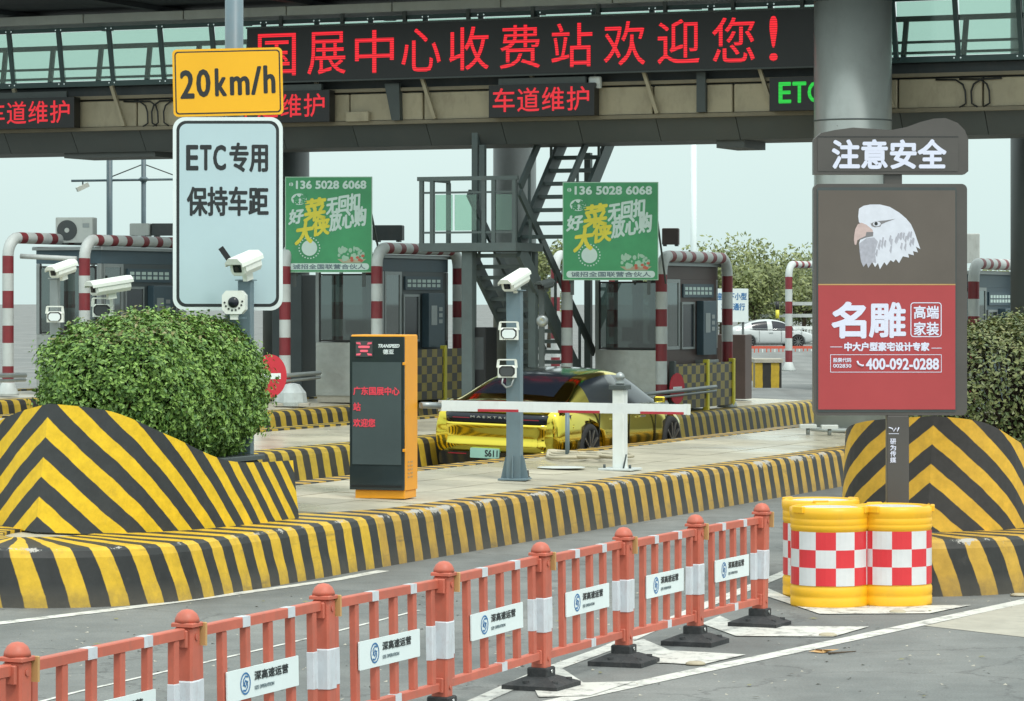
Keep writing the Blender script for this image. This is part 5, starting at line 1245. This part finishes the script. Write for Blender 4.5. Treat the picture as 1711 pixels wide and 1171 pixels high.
# ------------------------------------------------------------------ advertising lightbox
Z = 29.55; k = Z/F; pp = at(1500, 0, Z); t = thing('advert_lightbox', 'tall dark advertising lightbox with eagle picture and red poster', 'advertising sign', (pp.x, Z, .0), 0)
t.location.z = 0
def sx_(x): return (x-1500)*k
def sz_(y): return CAMH + (HZ-y)*k
ps = MB().cbox(sx_(1482), sx_(1519), 0, .12, .0, sz_(694), .008).build('post', 'lightbox', t)
MB().cbox(sx_(1478), sx_(1508), .03, .13, sz_(308), sz_(291), .004).build('link_bracket', 'lightbox', t)
MB().cbox(sx_(1490)-.2, sx_(1510)+.2, -.12, .24, -.0, .02, .01).build('base_plate', 'rubber', t)
MB().prism(rrect(sx_(1360), sx_(1616), sz_(694), sz_(307), .05), 0, .17).build('case', 'lightbox', t)
bz = MB().prism(rrect(sx_(1365), sx_(1598), sz_(688), sz_(313), .02), -.006, -.001).build('bezel', 'dark_steel', t)
pa = MB().box(sx_(1367), sx_(1596), -.012, -.007, sz_(474), sz_(318)).build('photo_panel', 'ad_brown', t)
pr_ = MB().box(sx_(1367), sx_(1596), -.012, -.007, sz_(684), sz_(476.5)).build('red_poster', 'ad_red', t)
MB().box(sx_(1367), sx_(1596), -.013, -.007, sz_(476.3), sz_(474.2)).build('gold_line', 'tan', t)
def tx(s, x0, x1, y0, y1, par, bold=.005, m='ad_text', nm='lettering', y=-.0145): return text(s, sx_(x0), sx_(x1), sz_(y1), sz_(y0), y, m, par, bold=bold, name=nm)
tx('名', 1391, 1445, 506, 563, pr_, .013); tx('雕', 1453, 1512, 506, 563, pr_, .009)
def ring(x0, x1, y0, y1, r, w_, par, m='ad_text', y=-.0145):
    o = rrect(sx_(x0), sx_(x1), sz_(y1), sz_(y0), r); i_ = rrect(sx_(x0)+w_, sx_(x1)-w_, sz_(y1)+w_, sz_(y0)-w_, max(.002, r-w_)); q = MB(); a = q.pts([(x, y, z) for x, z in o]); c = q.pts([(x, y, z) for x, z in i_]); n = len(o)
    for j in range(n): q.face([a+j, a+(j+1) % n, c+(j+1) % n, c+j])
    q.build('border', m, par)
ring(1521, 1573, 505, 563, .03, .008, pr_)
tx('高端', 1527, 1568, 511, 532, pr_, .003); tx('家装', 1527, 1568, 538, 560, pr_, .003)
tx('中大户型豪宅设计专家', 1411, 1552, 572, 586, pr_, .004)
MB().box(sx_(1387), sx_(1407), -.0145, -.0125, sz_(580), sz_(579)).build('rule', 'ad_text', pr_); MB().box(sx_(1556), sx_(1573), -.0145, -.0125, sz_(582), sz_(581)).build('rule', 'ad_text', pr_)
ring(1387, 1573, 592, 622, .004, .005, pr_)
tx('股票代码', 1392, 1422, 598, 605, pr_, .0012); tx('002830', 1392, 1422, 608, 614, pr_, .0012)
tx('400-092-0288', 1447, 1568, 599, 617, pr_, .004)
q = MB(); q.sweep([(sx_(1432), -.015, sz_(603)), (sx_(1434), -.015, sz_(608)), (sx_(1440), -.015, sz_(611)), (sx_(1443), -.015, sz_(610))], .009, 6); q.build('phone_mark', 'ad_text', pr_)
# eagle head print, layered flat shapes
def pl(pts, m, nm, y, par=pa):
    q = MB(); j = q.pts([(sx_(a), y, sz_(b_)) for a, b_ in pts]); q.face([j+i for i in range(len(pts))][::-1]); o = q.build(nm, m, par); return o
EX = lambda zx, zy: (1350+zx/3.083, 180+zy/3.083)
head = [(262,520),(285,505),(320,498),(370,498),(420,510),(470,540),(505,570),(530,600),(548,640),(560,675),(578,728),(555,715),(566,745),(540,738),(545,760),(515,752),(520,772),(488,765),(468,800),(452,780),(440,795),(425,785),(405,812),(392,795),(370,832),(360,800),(345,820),(330,795),(310,825),(300,800),(285,820),(272,790),(265,740),(262,700),(268,680),(300,668),(335,655),(330,630),(300,610),(262,590),(258,560)]
pl([EX(*p) for p in head], 'eagle_white', 'head_print', -.0135)
pl([EX(*p) for p in [(262,700),(300,672),(340,668),(360,690),(345,740),(350,800),(330,795),(310,825),(300,800),(285,820),(272,790),(265,740)]], 'eagle_grey', 'throat_print', -.0140)
pl([EX(*p) for p in [(238,655),(236,680),(240,705),(248,706),(254,682),(275,672),(320,664),(335,650),(332,628),(300,602),(275,592),(256,600),(243,625)]], 'eagle_beak', 'beak_print', -.0142)
pl([EX(*p) for p in [(300,640),(336,640),(334,662),(300,668),(262,680),(262,676),(296,660)]], 'eagle_shade', 'mouth_print', -.0146)
pl([EX(*p) for p in [(322,597),(345,585),(400,580),(450,572),(400,590),(378,600),(372,612),(345,616),(328,610)]], 'eagle_shade', 'brow_print', -.0144)
pl([EX(*p) for p in circle(354, 598, 20, 13, 12)], 'eagle_white', 'eye_print', -.0147); pl([EX(*p) for p in circle(350, 597, 9, 10, 12)], 'ink', 'pupil_print', -.0149)
rr_ = random.Random(4)
for k_ in range(26):     # feather tips
    a = rr_.uniform(0, 1); fx = 350+a*190+rr_.uniform(-25, 15); fy = 770-a*70+rr_.uniform(-70, 5); pl([EX(fx, fy), EX(fx+7, fy-26), EX(fx+14, fy-22), EX(fx+9, fy+16)], 'eagle_grey', 'feather_print', -.01405-.00001*k_)
# cap box with wavy crest
crest = [(1360, 291), (1360, 232), (1372, 222), (1395, 217), (1425, 213), (1460, 215), (1490, 217), (1515, 212), (1540, 203), (1560, 198), (1580, 197), (1600, 205), (1612, 217), (1618, 232), (1618, 286), (1612, 291)]
MB().prism([(sx_(a), sz_(b_)) for a, b_ in crest][::-1][::-1], -.0, .17).build('crest_case', 'lightbox', t)
fp = MB().prism(rrect(sx_(1366), sx_(1601), sz_(286), sz_(229), .01), -.006, -.001).build('crest_panel', 'lightbox', t)
MB().box(sx_(1366), sx_(1601), -.009, -.0065, sz_(229), sz_(228)).build('crest_line', 'ink', fp)
tx('注意安全', 1391, 1580, 234, 281, fp, .009, y=-.0085)
tx('研为传媒', 0, 1, 0, 1, ps) if False else None
for j, c in enumerate('研为传媒'): text(c, sx_(1487.5), sx_(1497), sz_(742+j*10.3), sz_(733+j*10.3), -.002, 'ad_text', ps, bold=.0015)
q = MB(); q.sweep([(sx_(1485), -.003, sz_(714)), (sx_(1491), -.003, sz_(716)), (sx_(1493), -.003, sz_(721)), (sx_(1497), -.003, sz_(715)), (sx_(1499), -.003, sz_(721)), (sx_(1502), -.003, sz_(714))], .006, 5); q.build('logo', 'ad_text', ps)
MB().box(sx_(1485), sx_(1502), -.003, -.001, sz_(725), sz_(724)).build('rule', 'ad_text', ps)

# ------------------------------------------------------------------ anti-collision barrels
def barrel(label, x, ybase, rz=0):
    s_ = (ybase-6-HZ)/CAMH; Y = F/s_; X = (x-CX)/s_
    t = thing('crash_barrel', label, 'traffic barrel', (X, Y, 0), R(rz), 'yellow barrels at the island nose'); r = .335
    q = MB(); q.lathe([(r, 0), (r+.004, .02), (r+.004, .075), (r+.001, .08), (r+.001, .10), (r+.004, .105), (r+.004, .16), (r-.002, .17), (r-.006, .185), (r-.006, .655), (r-.002, .665), (r+.004, .675), (r+.004, .70), (r+.001, .706), (r+.004, .712), (r+.004, .755), (r+.001, .76), (r+.005, .768), (r+.012, .80), (r+.012, .85), (r-.02, .862), (r-.045, .86), (r-.05, .80), (.0001, .80)], 40)
    q.build('body', 'barrel_yellow', t)
    q = MB(); n = 48; rb = r+.001
    for j in range(3):
        for i in range(n):
            a0, a1 = 2*math.pi*i/n, 2*math.pi*(i+1)/n; z0, z1 = .19+j*.154, .19+(j+1)*.154; mi = (i//4 + j) % 2
            b_ = q.pts([(rb*math.cos(a0), rb*math.sin(a0), z0), (rb*math.cos(a1), rb*math.sin(a1), z0), (rb*math.cos(a1), rb*math.sin(a1), z1), (rb*math.cos(a0), rb*math.sin(a0), z1)]); q.face([b_, b_+1, b_+2, b_+3], mi, sm=True)
    q.build('chequered_sleeve', ['barrel_red', 'barrel_white'], t)
    MB().lathe([(r-.055, .802), (r-.055, .845), (r-.09, .852), (.0001, .856)], 36).build('lid', 'ac_white', t)
    for a in (-60, 60, 180):
        q = MB(); q.cbox(-.07, .07, -.025, .012, .815, .868, .006); o = q.build('rim_notch', 'barrel_yellow', t); o.location = (r*math.cos(R(a-90)), r*math.sin(R(a-90)), 0); o.rotation_euler = (0, 0, R(a))
    return t
barrel('front yellow barrel, its chequered band fully visible', 1386, 1017, 4)
barrel('yellow barrel touching the striped kerb under the lightbox', 1492, 1015, 22)
barrel('rear yellow barrel mostly hidden by the front one', 1371, 1000, 55)

# ------------------------------------------------------------------ orange plastic fence
FP = [(-3.02, 14.30), (-2.40, 15.90), (-1.735, 17.56), (-1.09, 19.16), (-.445, 20.80), (.200, 22.45), (.812, 23.90), (1.408, 25.30), (2.010, 26.72)]
ordn = ['', 'fence post at the very left edge of the photo', 'second orange fence post from the left edge', 'third orange fence post from the left edge', 'fourth orange fence post from the left edge', 'fifth orange fence post, its rubber foot cut by the photo edge', 'orange fence post whose rubber foot stands on the chevron marking', 'last but one orange fence post', 'last orange fence post nearest the yellow barrels']
ang = math.atan2(1.537, .632)
def make_post():
    t = thing('fence_post', 'orange plastic fence post', 'fence post', (0, 0, 0), 0, 'posts of the orange plastic fence')
    h = .054
    MB().cbox(-h, h, -h, h, .10, .905, .012).build('shaft', 'orange_fence', t)
    MB().cbox(-h-.005, h+.005, -h-.005, h+.005, .385, .625, .013).build('reflective_band', 'reflective', t)
    q = MB(); q.cbox(-h-.012, h+.012, -h-.012, h+.012, .906, .928, .006)
    q.lathe([(h*1.25, .928), (h*1.2, .948), (h*.95, .975), (h*.55, .992), (.0001, .998)], 16); q.build('cap', 'orange_fence', t)
    for z_ in (.80, .175): 
        MB().cbox(-h-.028, -h-.003, -.036, .036, z_, z_+.09, .006).build('rail_socket', 'orange_fence', t)
        MB().cbox(h+.003, h+.028, -.036, .036, z_, z_+.09, .006).build('rail_socket', 'orange_fence', t)
    MB().cbox(h+.004, h+.022, -h-.03, -h-.004+.03, .80, .925, .004).build('reflector_clip', 'tan', t)
    MB().tube((0, -h-.001, .85), (0, -h-.007, .85), .017, n=10).build('bolt', 'orange_fence', t); MB().tube((0, -h-.001, .20), (0, -h-.007, .20), .014, n=10).build('bolt', 'orange_fence', t)
    f = MB(); A = .205
    i = f.pts([(-A, -A, 0), (A, -A, 0), (A, A, 0), (-A, A, 0), (-A, -A, .035), (A, -A, .035), (A, A, .035), (-A, A, .035), (-.085, -.085, .085), (.085, -.085, .085), (.085, .085, .085), (-.085, .085, .085)])
    for a in range(4):
        b_ = (a+1) % 4; f.face([i+a, i+b_, i+4+b_, i+4+a]); f.face([i+4+a, i+4+b_, i+8+b_, i+8+a])
    f.face([i+8, i+9, i+10, i+11]); f.build('rubber_foot', 'rubber', t)
    MB().cbox(-.075, .075, -.075, .075, .086, .145, .008).build('foot_collar', 'rubber', t)
    for a, b_ in ((-.12, -.155), (.12, -.155), (.155, .05), (-.155, .05)): MB().tube((a, b_, .035), (a, b_, .068), .022, n=8).build('foot_plug', 'rubber', t)
    q = MB(); q.tube((-.0, -.0755, .118), (0, -.082, .118), .014, n=8); q.build('bolt', 'chrome', t)
    return t
def make_panel(ln):
    t = thing('orange_barrier', 'orange plastic fence panel', 'fence panel', (0, 0, 0), 0, 'panels of the orange plastic fence')
    a, c = .062, ln-.062
    tr = MB().cbox(a, c, -.026, .026, .84, .895, .006).build('top_rail', 'orange_fence', t)
    br = MB().cbox(a, c, -.026, .026, .19, .243, .006).build('bottom_rail', 'orange_fence', t)
    n = 6; bal = MB().cbox(-.027, .027, -.021, .021, .244, .839, .004).mesh('baluster', 'orange_fence')
    xs = [a+.085+(c-a-.17)*i/(n-1) for i in range(n)]
    for x in xs:
        o = bpy.data.objects.new('baluster', bal); COL.objects.link(o); o.parent = t; o.location = (x, 0, 0)
    wb_ = MB().cbox(-.0295, .0295, -.0235, .0235, .395, .61, .004).mesh('reflective_band', 'reflective')
    for x in (xs[0], xs[-1]):
        o = bpy.data.objects.new('reflective_band', wb_); COL.objects.link(o); o.parent = t; o.location = (x, 0, 0)
    tk = MB().box(-.045, .045, -.028, .0275, .838, .8965).mesh('reflective_tick', 'reflective')
    for x, z_ in ((xs[2]-.03, 0), (xs[4]-.03, 0), (xs[3], -.65)):
        o = bpy.data.objects.new('reflective_tick', tk); COL.objects.link(o); o.parent = t; o.location = (x, 0, z_)
    x0, x1 = xs[1]-.01, xs[4]+.03
    pc = MB().prism(rrect(x0, x1, .445, .615, .006), -.036, -.0275).build('placard', 'sign_white', t); pc.data.materials[0] = MATS['sign_edge']
    lx = x0+.17*1.2; lx = x0+.215; zc = .53
    lg = MB(); ro, ri = .062, .052; n2 = 28
    o_ = circle(lx, zc, ro*1.0, ro, n2); i_ = circle(lx, zc, ri*1.0, ri, n2); aa = lg.pts([(x, -.0385, z) for x, z in o_]); bb = lg.pts([(x, -.0385, z) for x, z in i_])
    for j in range(n2): lg.face([aa+j, aa+(j+1) % n2, bb+(j+1) % n2, bb+j])
    def ln_(pts, w_=.010):
        pr = None
        for i, (x, z) in enumerate(pts):
            x2, z2 = pts[min(i+1, len(pts)-1)]; x1_, z1_ = pts[max(i-1, 0)]; dx, dz = x2-x1_, z2-z1_; m_ = math.hypot(dx, dz) or 1; nx, nz = -dz/m_*w_/2, dx/m_*w_/2
            e = lg.pts([(x+nx, -.0387, z+nz), (x-nx, -.0387, z-nz)])
            if pr is not None: lg.face([pr, pr+1, e+1, e])
            pr = e
    ln_([(lx+.03, zc+.035), (lx+.0, zc+.04), (lx-.025, zc+.02), (lx-.02, zc-.005), (lx+.0, zc-.018), (lx+.012, zc+.0), (lx+.03, zc+.01)])
    ln_([(lx-.03, zc-.035), (lx-.0, zc-.04), (lx+.025, zc-.02), (lx+.02, zc+.005), (lx-.0, zc+.018), (lx-.012, zc-.0), (lx-.03, zc-.01)])
    lg.build('logo', 'logo_blue', pc)
    text('深高速运营', lx+.11, x1-.14, .535, .585, -.0385, 'ink', pc, bold=.0018)
    text('SZE OPERATION', lx+.11, x1-.32, .485, .505, -.0385, 'pole_blue', pc, bold=.0005)
    return t
pt0, pn0 = make_post(), make_panel(1.70)
plab = ['cut off panel at the lower left corner', 'panel between the first and second posts from the left', 'panel between the second and third posts from the left', 'panel between the third and fourth posts from the left', 'panel between the fourth and fifth posts from the left', 'middle right panel ending at the post on the chevron marking', 'panel just before the last but one post', 'final short panel ending beside the yellow barrels']
for i in range(len(FP)):
    x, y = FP[i]; a = math.atan2(FP[min(i+1, 8)][1]-FP[min(i, 7)][1], FP[min(i+1, 8)][0]-FP[min(i, 7)][0]) 
    if i > 0:
        o = pt0 if i == 1 else copy_tree(pt0); o.location = (x, y, 0); o.rotation_euler = (R(random.uniform(-.9, .9)), R(random.uniform(-.9, .9)), a+R(random.uniform(-2.5, 2.5))); o['label'] = ordn[i]
    if i < 8:
        x2, y2 = FP[i+1]; d = math.hypot(x2-x, y2-y); o = pn0 if i == 0 else copy_tree(pn0); o.location = (x, y, 0); o.rotation_euler = (R(random.uniform(-1.2, 1.2)), R(random.uniform(-.35, .35)), math.atan2(y2-y, x2-x)); o.scale = (d/1.70, 1, 1); o['label'] = 'orange fence ' + plab[i]

# ------------------------------------------------------------------ small road things
for x, y in ((1162, 1111), (1383, 1063), (1500, 1024), (1702, 996)):
    p = gnd(x, y); t = thing('road_stud', {1162: 'pale road stud on the solid line near the last but one fence foot', 1383: 'pale road stud on the solid line below the chevron marking', 1500: 'pale road stud in front of the yellow barrels', 1702: 'pale road stud at the right edge of the photo'}[x], 'road stud', (p.x, p.y, .005), R(30), 'studs along the solid line'); MB().lathe([(.075, 0), (.07, .012), (.05, .02), (.0001, .022)], 14).build('stud', 'beige', t)
p = gnd(1378, 1091); t = thing('crumpled_litter', 'crumpled tan scrap lying on the road below the barrels', 'litter', (p.x, p.y, .003)); q = MB()
rr_ = random.Random(2); pr = []
for k_ in range(9): pr.append((rr_.uniform(-.13, .12), rr_.uniform(-.08, .08), rr_.uniform(0, .035)))
i = q.pts(pr)
for k_ in range(7): q.face([i+k_, i+k_+1, i+k_+2])
q.build('scrap', 'tan', t)
p = gnd(1405, 1093); t = thing('twig', 'dark twig lying beside the tan scrap on the road', 'twig', (p.x, p.y, .006), R(20)); MB().tube((-.1, 0, .005), (.14, .03, .008), .01, .004, 6).build('stick', 'bark', t)
p = gnd(735, 927); t = thing('dark_rag', 'small dark scrap against the kerb behind a fence post', 'litter', (p.x, p.y, .0)); MB().lathe([(.09, 0), (.08, .05), (.04, .09), (.0001, .1)], 7, sm=False).build('scrap', 'black', t)
rr_ = random.Random(21)
lf = MB(); j = lf.pts([(-.05, 0, .0), (0, .022, .006), (.05, 0, .002), (0, -.022, .0)]); lf.face([j+3, j+2, j+1, j]); 
q = MB()
for k_ in range(46):
    x = rr_.uniform(150, 1700); y = rr_.uniform(1000, 1168); p = gnd(x, y)
    if p.x*C_-p.y*S_ < -13.8: continue
    a = rr_.uniform(0, 6.28); s = rr_.uniform(.4, .9)
    j = q.pts([(p.x+s*(vx*math.cos(a)-vy*math.sin(a)), p.y+s*(vx*math.sin(a)+vy*math.cos(a)), .010+vz) for vx, vy, vz in ((-.05, 0, 0), (0, .022, .006), (.05, 0, .002), (0, -.022, 0))]); q.face([j+3, j+2, j+1, j])
tag(q.build('fallen_leaves', 'leaf_bush_dry'), 'small dry leaves scattered on the asphalt', 'leaves', kind='stuff')
rr_ = random.Random(8); q = MB()
for k_ in range(420):
    x = rr_.uniform(0, 1711); y = rr_.uniform(985, 1170) if x > 300 else rr_.uniform(1020, 1170); p = gnd(x, y); s = rr_.uniform(.006, .02); a = rr_.uniform(0, 6.28)
    if p.x*C_-p.y*S_ < -13.8: continue
    j = q.pts([(p.x+s*math.cos(a+b_), p.y+s*math.sin(a+b_), .002+(s*.5 if b_ == 0 else 0)) for b_ in (0, 2.1, 4.2)]); q.face([j, j+1, j+2])
tag(q.build('road_grit', 'concrete'), 'pale grit and crumbs scattered over the asphalt', 'grit', kind='stuff')
